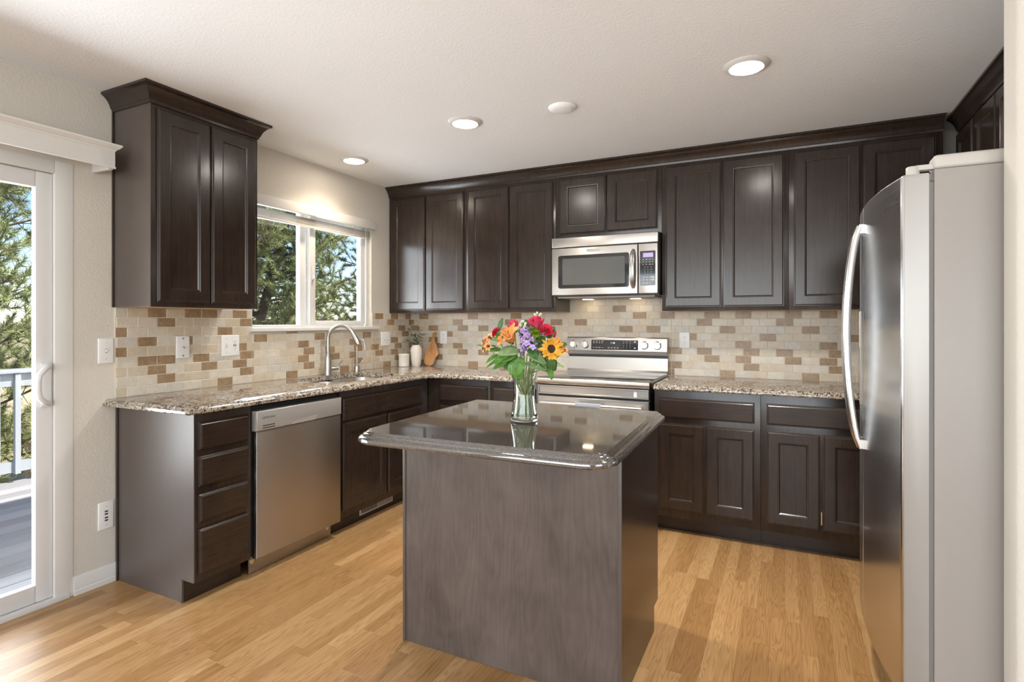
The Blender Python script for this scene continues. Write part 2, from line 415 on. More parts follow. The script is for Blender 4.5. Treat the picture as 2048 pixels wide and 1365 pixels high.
def drawer_front(parent, F, u0, u1, v0, v1, label=None):
    mb = MB(); ringset(mb, F, u0, u1, v0, v1, EDGE[:4] + [(0.0075, 0.0165), (0.0095, 0.0168), (0.0125, 0.019)])
    d = mb.build('drawer_front', 'cab_h', parent, angle=20, label=label); return d

def sweep_crown(path, prof, closed=False):
    """profile (out, height) swept along a plan path; out is to the right of travel"""
    P = [Vector(p).to_2d() for p in path]; mb = MB(); R = []
    for i, p in enumerate(P):
        a = (P[i] - P[i - 1]).normalized() if i > 0 else None
        b = (P[i + 1] - P[i]).normalized() if i < len(P) - 1 else None
        na = Vector((a.y, -a.x)) if a else None; nb = Vector((b.y, -b.x)) if b else None
        if na and nb:
            mvec = (na + nb).normalized(); mvec /= max(0.2, mvec.dot(na))
        else: mvec = na or nb
        R.append([(p.x + mvec.x * o, p.y + mvec.y * o, h) for o, h in prof])
    return mb.rings(R, True, True)
CROWN = [(-0.018, 2.35), (0.006, 2.35), (0.008, 2.362), (0.012, 2.366), (0.016, 2.378), (0.024, 2.395), (0.037, 2.411), (0.050, 2.421), (0.056, 2.4225), (0.056, 2.4345), (-0.018, 2.4345)]

def offset_poly(pts, d):
    n = len(pts); out = []
    for i in range(n):
        p0, p, p1 = Vector(pts[i - 1]), Vector(pts[i]), Vector(pts[(i + 1) % n])
        a = (p - p0).normalized(); b = (p1 - p).normalized()
        na = Vector((-a.y, a.x)); nb = Vector((-b.y, b.x))      # inward for a counter-clockwise outline
        m = na + nb; m = m / max(0.3, m.length_squared) * 2 if m.length > 1e-6 else na
        out.append((p.x + m.x * d, p.y + m.y * d))
    return out
def arc(cx, cy, r, a0, a1, n=8):
    return [(cx + r * math.cos(rad(a0 + (a1 - a0) * i / n)), cy + r * math.sin(rad(a0 + (a1 - a0) * i / n))) for i in range(n + 1)]
def slab(name, outline, prof, m, parent=None, hole=None, fix=None):
    """worktop: outline (ccw), edge profile [(inset, z)...] from bottom to top, optional hole (ccw)"""
    bm = bmesh.new(); off = wl(parent); loops = []
    for ins, z in prof:
        pp = offset_poly(outline, ins)
        if fix: pp = [fix(o, q) for o, q in zip(outline, pp)]
        loops.append([bm.verts.new(Vector((x, y, z)) - off) for x, y in pp])
    n = len(outline)
    for a, b in zip(loops, loops[1:]):
        for i in range(n): bm.faces.new((a[i], a[(i + 1) % n], b[(i + 1) % n], b[i]))
    hb = ht = None
    if hole:
        hb = [bm.verts.new(Vector((x, y, prof[0][1])) - off) for x, y in hole]
        ht = [bm.verts.new(Vector((x, y, prof[-1][1])) - off) for x, y in hole]
        k = len(hole)
        for i in range(k): bm.faces.new((hb[(i + 1) % k], hb[i], ht[i], ht[(i + 1) % k]))
    for lp, hl in ((loops[0], hb), (loops[-1], ht)):
        es = []
        for L in (lp, hl):
            if L:
                for i in range(len(L)):
                    e = bm.edges.get((L[i], L[(i + 1) % len(L)])) or bm.edges.new((L[i], L[(i + 1) % len(L)]))
                    es.append(e)
        if hl: bmesh.ops.triangle_fill(bm, use_beauty=True, use_dissolve=False, edges=es)
        else: bm.faces.new(lp)
    bmesh.ops.recalc_face_normals(bm, faces=bm.faces)
    me = bpy.data.meshes.new(name); bm.to_mesh(me); bm.free(); me.materials.append(M[m])
    me.polygons.foreach_set('use_smooth', [True] * len(me.polygons)); me.set_sharp_from_angle(angle=rad(30))
    o = bpy.data.objects.new(name, me); COL.objects.link(o); WL[o.name] = off.copy()
    if parent: o.parent = parent
    return o
def solid_text(o, mt, parent, m):
    dg = bpy.context.evaluated_depsgraph_get(); dg.update()
    me = bpy.data.meshes.new_from_object(o.evaluated_get(dg)); c = o.data; nm = o.name.split('.')[0]
    bpy.data.objects.remove(o, do_unlink=True); bpy.data.curves.remove(c)
    me.materials.clear(); me.materials.append(M[m]); me.name = nm
    q = bpy.data.objects.new(nm, me); COL.objects.link(q); q.parent = parent; q.matrix_local = mt
    return q
def text(parent, name, body, F, u, v, d, h, m, align='CENTER', flip=False, sx=1.0):
    """raised lettering on a vertical face: F maps (along, up, out)"""
    c = bpy.data.curves.new(name, 'FONT'); c.body = body; c.size = h / 0.72; c.align_x = align; c.align_y = 'CENTER'
    c.extrude = 0.0002; c.resolution_u = 2
    o = bpy.data.objects.new(name, c); COL.objects.link(o)
    p0 = Vector(F(u, v, d)); e = Vector(F(u + 1, v, d)) - p0; up = Vector((0, 0, 1)); nrm = Vector(F(u, v, d + 1)) - p0
    if e.cross(up).dot(nrm) < 0: e = -e
    mt = Matrix((e, up, nrm)).transposed().to_4x4(); mt = mt @ Matrix.Diagonal((sx, 1, 1, 1))
    mt.translation = p0 - wl(parent)
    return solid_text(o, mt, parent, m)

# ------------------------------------------------------------------ the setting
H = 2.4353
XR, XE, YR = 4.215, 7.0, -7.5
struct(B(-0.14, XE + .14, YR - .14, 0.14, -0.12, 0), 'floor', 'floor')
struct(B(-0.14, XE + .14, YR - .14, 0.14, H, H + 0.2), 'ceiling', 'ceil')
struct(B(-0.14, XR + .14, 0, 0.14, 0, H), 'wall_back', 'wall')
WY0, WY1, WZ0, WZ1 = -1.671, -0.535, 1.240, 2.112
DY0, DY1, DZ = -4.56, -2.70, 2.015
wl_ = MB()
wl_.box(-0.14, 0, WY1, 0, 0, H); wl_.box(-0.14, 0, WY0, WY1, 0, WZ0); wl_.box(-0.14, 0, WY0, WY1, WZ1, H)
wl_.box(-0.14, 0, DY1, WY0, 0, H); wl_.box(-0.14, 0, DY0, DY1, DZ, H); wl_.box(-0.14, 0, YR, DY0, 0, H)
struct(wl_, 'wall_left', 'wall')
rw = MB(); rw.box(XR, XR + .14, -2.18, 0.0, 0, H); struct(rw, 'wall_right', 'wall')
struct(B(3.556, XE, -2.292, -2.182, 0, H), 'wall_partition', 'wall', bevel=0.018, seg=4)
er = MB(); er.box(XE, XE + .14, -3.9, -2.182, 0, H); er.box(XE, XE + .14, YR, -6.1, 0, H); er.box(XE, XE + .14, -6.1, -3.9, 0, .5); er.box(XE, XE + .14, -6.1, -3.9, 2.2, H)
struct(er, 'wall_side', 'wall')
rr = MB()
for a, b in ((-0.14, .2), (2.87, 2.95), (5.6, XE + .14)): rr.box(a, b, YR - .14, YR, 0, H)
for a, b in ((.2, 2.87), (2.95, 5.6)): rr.box(a, b, YR - .14, YR, 0, .5); rr.box(a, b, YR - .14, YR, 2.35, H)
struct(rr, 'wall_rear', 'wall')
# baseboard between the patio door and the cabinets
BBP = [(0, 0), (0.016, 0), (0.016, 0.022), (0.0125, 0.026), (0.0125, 0.062), (0.009, 0.068), (0.008, 0.082), (0.003, 0.088), (0, 0.088)]
bb = MB(); bb.rings([[(x, y, z) for x, z in BBP] for y in (-2.655, -2.468)])
struct(bb, 'baseboard_left', 'white')

# kitchen window: frame, fixed light, sliding sash
w = thing('window_1', None, None, (-0.07, -1.1, 1.26)); w['kind'] = 'structure'
f = MB()
f.box(-.13, -.03, WY0 + .001, WY0 + .03, WZ0 + .02, WZ1); f.box(-.13, -.03, WY1 - .03, WY1 - .001, WZ0 + .02, WZ1)
f.box(-.13, -.03, WY0 + .03, WY1 - .03, WZ1 - .03, WZ1 - .001); f.box(-.13, -.03, WY0 + .03, WY1 - .03, WZ0 + .02, WZ0 + .038)
f.box(-.125, -.085, -1.20, -1.145, WZ0 + .038, WZ1 - .03)
f.build('window_frame', 'vinyl', w, bevel=0.002)
f = MB(); SY0, SY1 = -1.147, -0.567
f.box(-.082, -.045, SY0, SY0 + .055, WZ0 + .038, WZ1 - .03); f.box(-.082, -.045, SY1 - .045, SY1, WZ0 + .038, WZ1 - .03)
f.box(-.082, -.045, SY0 + .055, SY1 - .045, WZ0 + .038, WZ0 + .068); f.box(-.082, -.045, SY0 + .055, SY1 - .045, WZ1 - .07, WZ1 - .03)
sash = f.build('window_sash', 'vinyl', w, bevel=0.003)
B(-.066, -.060, SY0 + .05, SY1 - .04, WZ0 + .06, WZ1 - .065).build('window_pane', 'pane', w)
B(-.106, -.100, WY0 + .025, -1.15, WZ0 + .03, WZ1 - .025).build('window_pane', 'pane', w)
l = MB(); l.box(-.046, -.036, -1.132, -1.112, 1.60, 1.70); l.box(-.036, -.022, -1.128, -1.116, 1.61, 1.64); l.build('sash_latch', 'vinyl', w, bevel=.003)
B(-.135, 0.034, WY0 - .02, WY1 + .07, WZ0 - .004, WZ0 + .022).build('window_sill', 'white', w, bevel=0.006)

# sliding patio door
d = thing('door_1', None, None, (0, -3.6, 0)); d['kind'] = 'structure'
f = MB()
f.box(-.13, 0.004, DY1 - .03, DY1 + .045, 0, DZ + .03); f.box(-.13, 0.004, DY0 - .045, DY0 + .03, 0, DZ + .03); f.box(-.13, 0.004, DY0 + .03, DY1 - .03, DZ - .03, DZ + .03)
f.build('door_frame', 'white', d, bevel=.004)
B(-.13, 0.012, DY0 - .02, DY1 + .028, 0, .024).build('door_threshold', 'vinyl', d, bevel=.004)
f = MB(); PY1 = DY1 - .031
for a, b in ((PY1 - .066, PY1), (-3.70, -3.63)): f.box(-.05, -.012, a, b, .026, DZ - .032)
f.box(-.05, -.012, -3.63, PY1 - .066, .026, .105); f.box(-.05, -.012, -3.63, PY1 - .066, DZ - .105, DZ - .032)
pn = f.build('door_panel', 'vinyl', d, bevel=.005)
B(-.034, -.028, -3.64, PY1 - .06, .10, DZ - .10).build('door_pane', 'pane', d)
f = MB()
for a, b in ((-4.53, -4.46), (-3.69, -3.62)): f.box(-.11, -.07, a, b, .026, DZ - .032)
f.box(-.11, -.07, -4.46, -3.69, .026, .105); f.box(-.11, -.07, -4.46, -3.69, DZ - .105, DZ - .032)
f.build('door_panel', 'vinyl', d, bevel=.005)
B(-.094, -.088, -4.47, -3.68, .10, DZ - .10).build('door_pane', 'pane', d)
hy = PY1 - .028
hm = MB(); pts = [(-.013, hy + .006, 1.094), (.018, hy - .002, 1.094), (.036, hy - .022, 1.086), (.044, hy - .046, 1.062), (.045, hy - .052, 1.03), (.045, hy - .052, .99), (.044, hy - .046, .958), (.036, hy - .022, .934), (.018, hy - .002, .926), (-.013, hy + .006, .926)]
hm.tube(pts, [.013, .013, .0125, .012, .012, .012, .012, .0125, .013, .013], 10); hm.box(-.013, -.004, hy - .02, hy + .018, .91, 1.112)
hm.build('door_handle', 'vinyl', d, angle=50)
# off-frame windows of the living side, added as openings for the fill light
for nm, (a, b) in (('window_2', (.2, 2.87)), ('window_3', (2.95, 5.6))):
    f = MB(); y0, y1 = YR - .1, YR - .03
    for u in (a, (a + b) / 2 - .03, b - .06): f.box(u, u + .06, y0, y1, .5, 2.35)
    f.box(a, b, y0, y1, .5, .56); f.box(a, b, y0, y1, 2.29, 2.35); struct(f, nm, 'vinyl')
f = MB()
for u in (-6.1, -5.03, -3.96): f.box(XE + .03, XE + .1, u, u + .06, .5, 2.2)
f.box(XE + .03, XE + .1, -6.1, -3.9, .5, .56); f.box(XE + .03, XE + .1, -6.1, -3.9, 2.14, 2.2); struct(f, 'window_4', 'vinyl')

# valance shelf above the patio door
v = thing('door_valance', 'white cornice valance box mounted above the sliding glass door', 'valance', (0.08, -3.6, 2.03))
B(0.145, 0.163, -4.75, -2.557, 2.032, 2.118).build('front_board', 'white', v, bevel=.002)
B(0.0, 0.146, -2.575, -2.557, 2.026, 2.118).build('end_board', 'white', v, bevel=.002)
cr = sweep_crown([(0.0, -2.557), (0.163, -2.557), (0.163, -4.75)][::-1], [(-.02, 2.112), (0.002, 2.112), (.004, 2.118), (.012, 2.123), (.020, 2.133), (.022, 2.135), (.022, 2.142), (-.02, 2.142)])
for i, p in enumerate(cr.v): pass
cr.build('crown_strip', 'white', v)
B(0.0, 0.165, -4.75, -2.557, 2.118, 2.128).build('top_board', 'white', v)
b_ = MB(); b_.tube([(0.163, -4.75, 2.033), (0.163, -2.557, 2.033)], .006, 8); b_.build('bead_strip', 'white', v)

# tiles ---------------------------------------------------------------
PZ, PL, ZT = 0.0508, 0.10119, 1.372
LD = {(1,1),(1,3),(1,4),(1,6),(2,1),(2,6),(3,-1),(3,5),(4,0),(4,2),(4,7),(5,-1),(5,6),(6,0),(6,1),(6,3),(6,6),(7,1),(7,4),(7,6),(8,1),(8,6),(9,5),
 (3,10),(4,12),(5,11),(6,13),(6,11),(7,11),(8,11),(9,10),(7,14),(7,16),(5,16),(6,16),(8,16),(4,17),(6,18),(7,19),(9,20),(9,15),(1,19),(2,20),(1,21),(3,22),(4,22),(5,21),(6,21),(7,21),(8,21),(6,23),(1,23),(2,23)}
BD = {(2,-22),(3,-21),(6,-22),(1,-20),(3,-19),(5,-19),(6,-19),(2,-17),(4,-18),(6,-17),(8,-19),(7,-16),(9,-20),(1,-15),(1,-11),(2,-12),(2,-8),(2,-6),(3,-16),(3,-14),(7,-14),(9,-15),(9,-12),(0,-3),(1,-1),(1,1),(3,-2),(3,0),
 (1,4),(1,6),(1,9),(1,11),(2,3),(2,8),(3,5),(3,10),(4,2),(4,7),(5,6),(5,11),(6,1),(6,3),(6,6),(6,8),(6,11),(7,4),(7,6),(7,9),(7,11),(8,1),(8,6),(8,11),(9,5),(9,1),(9,10),(4,12),(2,14),(5,15),(7,14),(3,15)}
rng = random.Random(5)
def backsplash(name, F, u_lo, u_hi, u0, rows, dark, clip, label):
    mb = MB(); mb.cur = 4
    t = thing(name, label, 'backsplash', F((u_lo + u_hi) / 2, .914, 0)); g = .0016
    gm = MB()
    for (a, b, z0, z1) in clip(None): fbox(gm, F, a, b, z0, z1, 0.0004, 0.006)
    gm.build('grout', 'grout', t)
    for r in rows:
        z1 = ZT - (r - 1) * PZ; z0 = z1 - PZ
        o = u0 if r % 2 else u0 + PL / 2
        k = math.floor((u_lo - o) / PL)
        while o + k * PL < u_hi:
            for (a, b, c0, c1) in clip((o + k * PL, o + (k + 1) * PL, z0, z1)):
                if b - a < .006 or c1 - c0 < .006: continue
                mb.cur = 3 if (r, k) in dark else rng.choice((0, 0, 1, 1, 2))
                ringset(mb, F, a + g, b - g, c0 + g, c1 - g, [(0, .002), (0, .0068), (.0014, .008)], back=False)
            k += 1
    mb.build('tile', ['t0', 't1', 't2', 't3'], t)
    return t
def inter(R, regions):
    if R is None: return regions
    out = []
    for a, b, c, d_ in regions:
        x0, x1, z0, z1 = max(a, R[0]), min(b, R[1]), max(c, R[2]), min(d_, R[3])
        if x1 > x0 and z1 > z0: out.append((x0, x1, z0, z1))
    return out
LR = [(-2.474, WY0 - .001, .9145, ZT), (WY0 - .001, WY1 + .001, .9145, WZ0 - .006), (WY1 + .001, -.0082, .9145, ZT)]
backsplash('tile_backsplash', fr('x+', 0), -2.474, -.0082, -2.41752, range(1, 10), LD, lambda R: inter(R, LR), 'brown and cream brick tile backsplash under the window on the sink wall')
BR = [(0.0005, 1.512, .9145, ZT), (1.512, 2.298, .90, 1.53), (2.298, XR - .001, .9145, ZT)]
backsplash('tile_backsplash', fr('y-', 0), 0.0005, XR - .001, 2.1176, range(-2, 10), BD, lambda R: inter(R, BR), 'brown and cream brick tile backsplash behind the range')

# ------------------------------------------------------------------ wall cabinets
FB = fr('y-', -0.305); FL = fr('x+', 0.305); FR = fr('x-', 3.895)
def wall_cab(label, F, Fb, u0, u1, z0, doors, depth=.305, group=None, ztop=2.36, endp=None, zd1=2.333, dz=0.024):
    c = thing('wall_cabinet', label, 'cabinet', F((u0 + u1) / 2, z0, -depth / 2), group)
    m = MB(); fbox(m, F, u0 + .0006, u1 - .0006, z0 + .004, ztop, -depth + .001, -.019); m.build('carcass', 'endpanel', c)
    m = MB(); fbox(m, F, u0 + .0006, u1 - .0006, z0, ztop, -.0185, 0); m.build('face_frame', 'cab', c, bevel=.0012)
    m = MB(); fbox(m, F, u0 + .002, u1 - .002, z0 + .0005, z0 + .0035, -depth + .002, -.020); m.build('underside', 'maple', c, label='pale unfinished wood underside')
    for a, b in doors: cab_door(c, F, a, b, z0 + dz, zd1)
    return c
wc = wall_cab('tall dark wall cabinet with two doors left of the window', FL, None, -2.476, -1.877, ZT, [(-2.452, -2.178), (-2.170, -1.898)])
m = MB(); m.box(.0005, .306, -2.4795, -2.4765, ZT + .001, 2.358); m.build('side_panel', 'endpanel', wc)
m = MB(); m.box(.0005, .013, -2.487, -2.480, ZT, 2.358); m.build('scribe_strip', 'cab', wc, bevel=.002)
sweep_crown([(0.0005, -1.877), (.3055, -1.877), (.3055, -2.480), (0.0005, -2.480)][::-1], CROWN).build('crown_molding', 'cab', wc, angle=25)
wall_cab('dark two door wall cabinet in the back left corner, next to the window wall', FB, None, 0.0008, .762, ZT, [(.026, .372), (.386, .742)])
wall_cab('dark two door wall cabinet directly left of the microwave', FB, None, .762, 1.5235, ZT, [(.785, 1.141), (1.152, 1.504)])
wall_cab('short dark two door cabinet mounted above the microwave', FB, None, 1.5235, 2.2875, 1.90, [(1.556, 1.905), (1.912, 2.262)], dz=.03)
wall_cab('dark two door wall cabinet directly right of the microwave', FB, None, 2.2875, 3.050, ZT, [(2.314, 2.666), (2.675, 3.026)])
wall_cab('dark two door wall cabinet half hidden behind the refrigerator top', FB, None, 3.050, 3.8145, ZT, [(3.078, 3.427), (3.435, 3.780)])
o = solo(sweep_crown([(0.0008, -.3055), (3.8148, -.3055)], CROWN), 'crown_molding', 'cab', 'long dark crown molding over the range wall cabinets', 'molding', angle=25)
wall_cab('narrow dark wall cabinet in the right corner beside the white wall gap', FR, None, -.58, -.245, ZT, [(-.555, -.268)], depth=XR - 3.895 - .001)
wall_cab('dark wall cabinet on the right wall, seen above the refrigerator', FR, None, -1.24, -.58, ZT, [(-.905, -.592), (-1.225, -.915)], depth=XR - 3.895 - .001)
wall_cab('short dark cabinet over the refrigerator next to the white partition', FR, None, -2.178, -1.24, 1.86, [(-1.70, -1.255), (-2.16, -1.71)], depth=XR - 3.895 - .001)
solo(sweep_crown([(3.8945, -.2455), (3.8945, -2.178)], CROWN), 'crown_molding', 'cab', 'dark crown molding over the refrigerator side cabinets', 'molding', angle=25)

# ------------------------------------------------------------------ base cabinets
GL = fr('x+', .61); GB = fr('y-', -.61)
def base_cab(label, F, u0, u1, fronts, depth=.61, group=None, toe=(.535, .61), toed=.075):
    c = thing('base_cabinet', label, 'cabinet', F((u0 + u1) / 2, 0, -depth / 2), group)
    m = MB(); D0 = -depth + .001
    for a_, b_ in ((u0 + .0006, u0 + .016), (u1 - .016, u1 - .0006)): fbox(m, F, a_, b_, .102, .8795, D0, -.0195)
    fbox(m, F, u0 + .0165, u1 - .0165, .102, .118, D0, -.0195); fbox(m, F, u0 + .0165, u1 - .0165, .119, .8795, D0, D0 + .008)
    m.build('carcass', 'endpanel', c)
    m = MB(); fbox(m, F, u0 + .0006, u1 - .0006, .102, .8795, -.019, 0); m.build('face_frame', 'cab', c, bevel=.0012)
    m = MB(); fbox(m, F, u0 + .0006, u1 - .0006, 0, .1015, -toed - .012, -toed); m.build('toe_kick', 'cab_h', c)
    for k, a, b, z0, z1 in fronts:
        (cab_door if k == 'd' else drawer_front)(c, F, a, b, z0, z1)
    return c
c = base_cab('narrow dark base cabinet with four drawers at the open end of the counter', GL, -2.463, -2.166, [('w', -2.451, -2.188, .710, .838), ('w', -2.451, -2.188, .541, .679), ('w', -2.451, -2.188, .377, .505), ('w', -2.451, -2.188, .137, .345)])
m = MB(); pr = [(.0005, 0), (.533, 0), (.533, .104), (.611, .104), (.611, .8795), (.0005, .8795)]
m.rings([[(x, y, z) for x, z in pr] for y in (-2.4685, -2.4635)]); m.build('end_panel', 'endpanel', c)
m = MB(); m.box(.520, .5345, -2.4745, -2.469, 0, .106); m.build('corner_strip', 'endpanel', c, bevel=.001)
m = MB(); m.box(.0165, .030, -2.4765, -2.469, 0, .8795); m.build('scribe_strip', 'cab', c, bevel=.002)
base_cab('dark sink base cabinet with false drawer front above two doors', GL, -1.540, -.612, [('w', -1.528, -.695, .692, .836), ('d', -1.528, -1.112, .148, .682), ('d', -1.100, -.695, .148, .682)])
c = base_cab('dark corner base cabinet with one wide drawer right of the sink run', GB, .612, 1.142, [('w', .722, 1.122, .712, .836), ('d', .722, 1.122, .148, .682)])
base_cab('dark base cabinet immediately left of the range', GB, 1.142, 1.521, [('w', 1.166, 1.500, .712, .836), ('d', 1.166, 1.500, .148, .682)])
c = base_cab('dark base cabinet immediately right of the range with one drawer and two doors', GB, 2.302, 2.905, [('w', 2.333, 2.874, .712, .832), ('d', 2.333, 2.598, .150, .676), ('d', 2.607, 2.874, .150, .676)])
c = base_cab('dark base cabinet with two doors partly behind the refrigerator', GB, 2.905, 3.508, [('w', 2.936, 3.477, .712, .832), ('d', 2.936, 3.205, .150, .676), ('d', 3.216, 3.477, .150, .676)])
m = MB(); m.box(3.2075, 3.2135, -.6275, -.6105, .185, .255); m.build('hinge', 'brass', c, label='small brass door hinge')
base_cab('dark corner base cabinet behind the refrigerator doors', GB, 3.508, XR - .002, [('w', 3.53, 4.18, .712, .832), ('d', 3.53, 3.85, .150, .676), ('d', 3.86, 4.18, .150, .676)])

# toe-kick register
t = thing('floor_register', 'beige slotted air register set in the toe kick below the sink', 'vent', (.536, -1.114, .06))
m = MB(); m.box(.5355, .5395, -1.285, -.943, .031, .088); m.build('cover_plate', 'lightgrey', t, bevel=.0015)
m = MB()
for i in range(24):
    y = -1.268 + i * .0132
    m.box(.5392, .5400, y, y + (.0085 if i < 12 else .004), .040, .080)
m.build('slots', 'slotdark', t)

# ------------------------------------------------------------------ worktops
EP = [(.008, .8805), (.002, .883), (0, .888), (0, .895), (.003, .9005), (.0085, .902), (.011, .9055), (.016, .9105), (.024, .914)]
def fixL(o, q):
    x, y = q
    if o[0] < .001: x = o[0]
    if o[1] > -.001: y = o[1]
    if abs(o[0] - 1.521) < 1e-4: x = o[0]
    return (x, y)
outl = [(0.0005, -2.527)] + arc(.635, -2.507, .02, -90, 0, 5) + arc(.755, -.745, .10, 180, 90, 8) + [(1.521, -.645), (1.521, -.0005), (0.0005, -.0005)]
hole = arc(.43, -.87, .09, 0, 90, 6) + arc(.21, -.90, .12, 90, 180, 6) + arc(.21, -1.38, .12, 180, 270, 6) + arc(.43, -1.41, .09, 270, 360, 6)
o = slab('granite_worktop', outl, EP, 'granite', hole=hole, fix=fixL)
tagp(o, 'L shaped speckled granite worktop with the sink cut into it', 'countertop')
def fixR(o, q):
    x, y = q
    if o[1] > -.001: y = o[1]
    if o[0] > 3.6 or abs(o[0] - 2.302) < 1e-4: x = o[0]
    return (x, y)
o = slab('granite_worktop', [(2.302, -.645), (XR - .001, -.645), (XR - .001, -.0005), (2.302, -.0005)], EP, 'granite', fix=fixR)
tagp(o, 'speckled granite worktop between the range and the refrigerator', 'countertop')

# double bowl sink
t = thing('kitchen_sink', 'stainless steel double bowl sink set under the granite worktop', 'sink', (.33, -1.14, .70))
def bowl(y0, y1, x0, x1, r):
    top = arc(x1 - r, y1 - r, r, 0, 90, 5) + arc(x0 + r, y1 - r, r, 90, 180, 5) + arc(x0 + r, y0 + r, r, 180, 270, 5) + arc(x1 - r, y0 + r, r, 270, 360, 5)
    mb = MB(); R = []
    for ins, z in ((-.012, .8795), (0, .8785), (.004, .86), (.012, .74), (.03, .705), (.08, .70)):
        R.append([(x, y, z) for x, y in offset_poly(top, ins)])
    mb.rings(R, True, False); n = len(top); k = len(mb.v) - n
    mb.f.append(tuple(range(k, k + n))); mb.mi.append(0)
    return mb
bowl(-1.495, -1.155, .095, .515, .09).build('bowl', 'steel_sink', t, recalc=False, angle=60)
bowl(-1.125, -.785, .095, .515, .09).build('bowl', 'steel_sink', t, recalc=False, angle=60)
m = MB(); m.box(.09, .52, -1.160, -1.120, .80, .872); m.build('divider', 'steel_sink', t, bevel=.008)
for y in (-1.325, -.955):
    m = MB(); m.lathe([(.002, .702), (.04, .702), (.042, .704), (.03, .705), (.002, .7035)], (.30, y, 0), 20); m.build('drain', 'chrome', t)

# faucet
t = thing('kitchen_faucet', 'brushed nickel gooseneck faucet standing behind the sink', 'faucet', (.085, -1.10, .914))
m = MB(); m.lathe([(.027, .9142), (.027, .93), (.0245, .96), (.0255, 1.0), (.0245, 1.04), (.0175, 1.07), (.0145, 1.085)], (.085, -1.10, 0), 24); m.build('body', 'nickel', t)
dx, dy = math.cos(rad(18)), math.sin(rad(18))
pts = [(0, 1.07), (0, 1.175)]
for i in range(1, 13):
    a = math.pi - math.pi * .87 * i / 12; pts.append((.098 + .098 * math.cos(a), 1.175 + .098 * math.sin(a)))
P3 = [(.085 + u * dx, -1.10 + u * dy, z) for u, z in pts]
m = MB(); m.tube(P3, .0128, 14); m.build('spout', 'nickel', t)
u, z = pts[-1]; u2, z2 = pts[-2]; tx, tz = u - u2, z - z2; L_ = math.hypot(tx, tz); tx /= L_; tz /= L_
m = MB(); m.tube([(.085 + (u + tx * s) * dx, -1.10 + (u + tx * s) * dy, z + tz * s) for s in (0, .012, .05, .085, .09)], [.014, .0155, .0175, .0205, .018], 16); m.build('spray_head', 'nickel', t)
lx, ly = math.cos(rad(62)), math.sin(rad(62))
m = MB(); m.tube([(.085 + lx * s, -1.10 + ly * s, .963) for s in (.01, .055, .072, .076)], [.014, .0155, .014, .008], 14)
m.tube([(.085 + lx * s, -1.10 + ly * s, z) for s, z in ((.062, .965), (.078, .99), (.105, 1.022))], [.006, .0055, .0062], 10); m.build('lever', 'nickel', t)
t = thing('filter_faucet', 'small slender filtered water tap beside the gooseneck faucet', 'faucet', (.085, -.80, .914))
m = MB(); m.lathe([(.022, .9142), (.022, .95), (.019, .965), (.008, .972)], (.085, -.80, 0), 20); m.build('base', 'nickel', t)
pts = [(0, .965), (0, 1.13)] + [(.032 - .032 * math.cos(math.pi * i / 10), 1.13 + .032 * math.sin(math.pi * i / 10)) for i in range(1, 11)] + [(.066, 1.085)]
m = MB(); m.tube([(.085 + u * .95, -.80 + u * .3, z) for u, z in pts], .0065, 10); m.build('spout', 'nickel', t)
m = MB(); m.tube([(.085, -.80, .955), (.105, -.775, .985), (.112, -.768, 1.0)], [.004, .0035, .005], 8); m.build('lever', 'nickel', t)

# ------------------------------------------------------------------ dishwasher
t = thing('dishwasher', 'stainless steel dishwasher built in between the drawers and the sink cabinet', 'dishwasher', (.33, -1.853, 0))
F = fr('x+', .61); a, b = -2.160, -1.546
m = MB(); m.box(.03, .600, a + .004, b - .004, .105, .868); m.build('tub', 'black', t)
m = MB(); m.box(.55, .562, a + .02, b - .02, .004, .100); m.build('toe_plate', 'steel_dw', t, bevel=.001)
m = MB()
for y in (a + .04, b - .05): m.lathe([(.001, .5621), (.012, .5621), (.012, .5645), (.006, .566)], (0, y, .062), 14, 'x')
m.build('leveling_screws', 'chrome', t)
m = MB(); ringset(m, F, a + .008, b - .012, .098, .742, [(0, -.008), (0, .020), (.002, .0235), (.006, .025)]); m.build('door_panel', 'steel_dw', t)
m = MB(); ringset(m, F, a + .006, b - .011, .744, .845, [(0, -.008), (0, .026), (.003, .030), (.007, .0315)]); cp = m.build('control_strip', 'dwpanel', t)
m = MB(); m.add([F(-1.932, .746, .0322), F(-1.765, .746, .0322), F(-1.748, .773, .0322), F(-1.932, .760, .0322), F(-1.932, .746, .012), F(-1.765, .746, .012), F(-1.748, .773, .012), F(-1.932, .760, .012)], [(0, 1, 2, 3), (7, 6, 5, 4), (0, 4, 5, 1), (1, 5, 6, 2), (2, 6, 7, 3), (3, 7, 4, 0)])
m.build('pocket_handle', 'greypaint', t)
m = MB()
for z in (.754, .766): fbox(m, F, -2.12, -2.045, z, z + .0045, .0310, .0321)
m.build('steam_vents', 'slotdark', t)
text(t, 'brand_lettering', 'SAMSUNG', F, -2.082, .808, .0318, .0105, 'text', sx=1.25)
m = MB(); rg = random.Random(2)
for z in (.800, .809, .818):
    y = -1.73 if z < .81 else -1.745
    while y < -1.585:
        wd = rg.choice((.008, .012, .015)); fbox(m, F, y, y + wd, z, z + .0028, .0310, .0318); y += wd + .008
m.build('control_icons', 'greypaint', t)

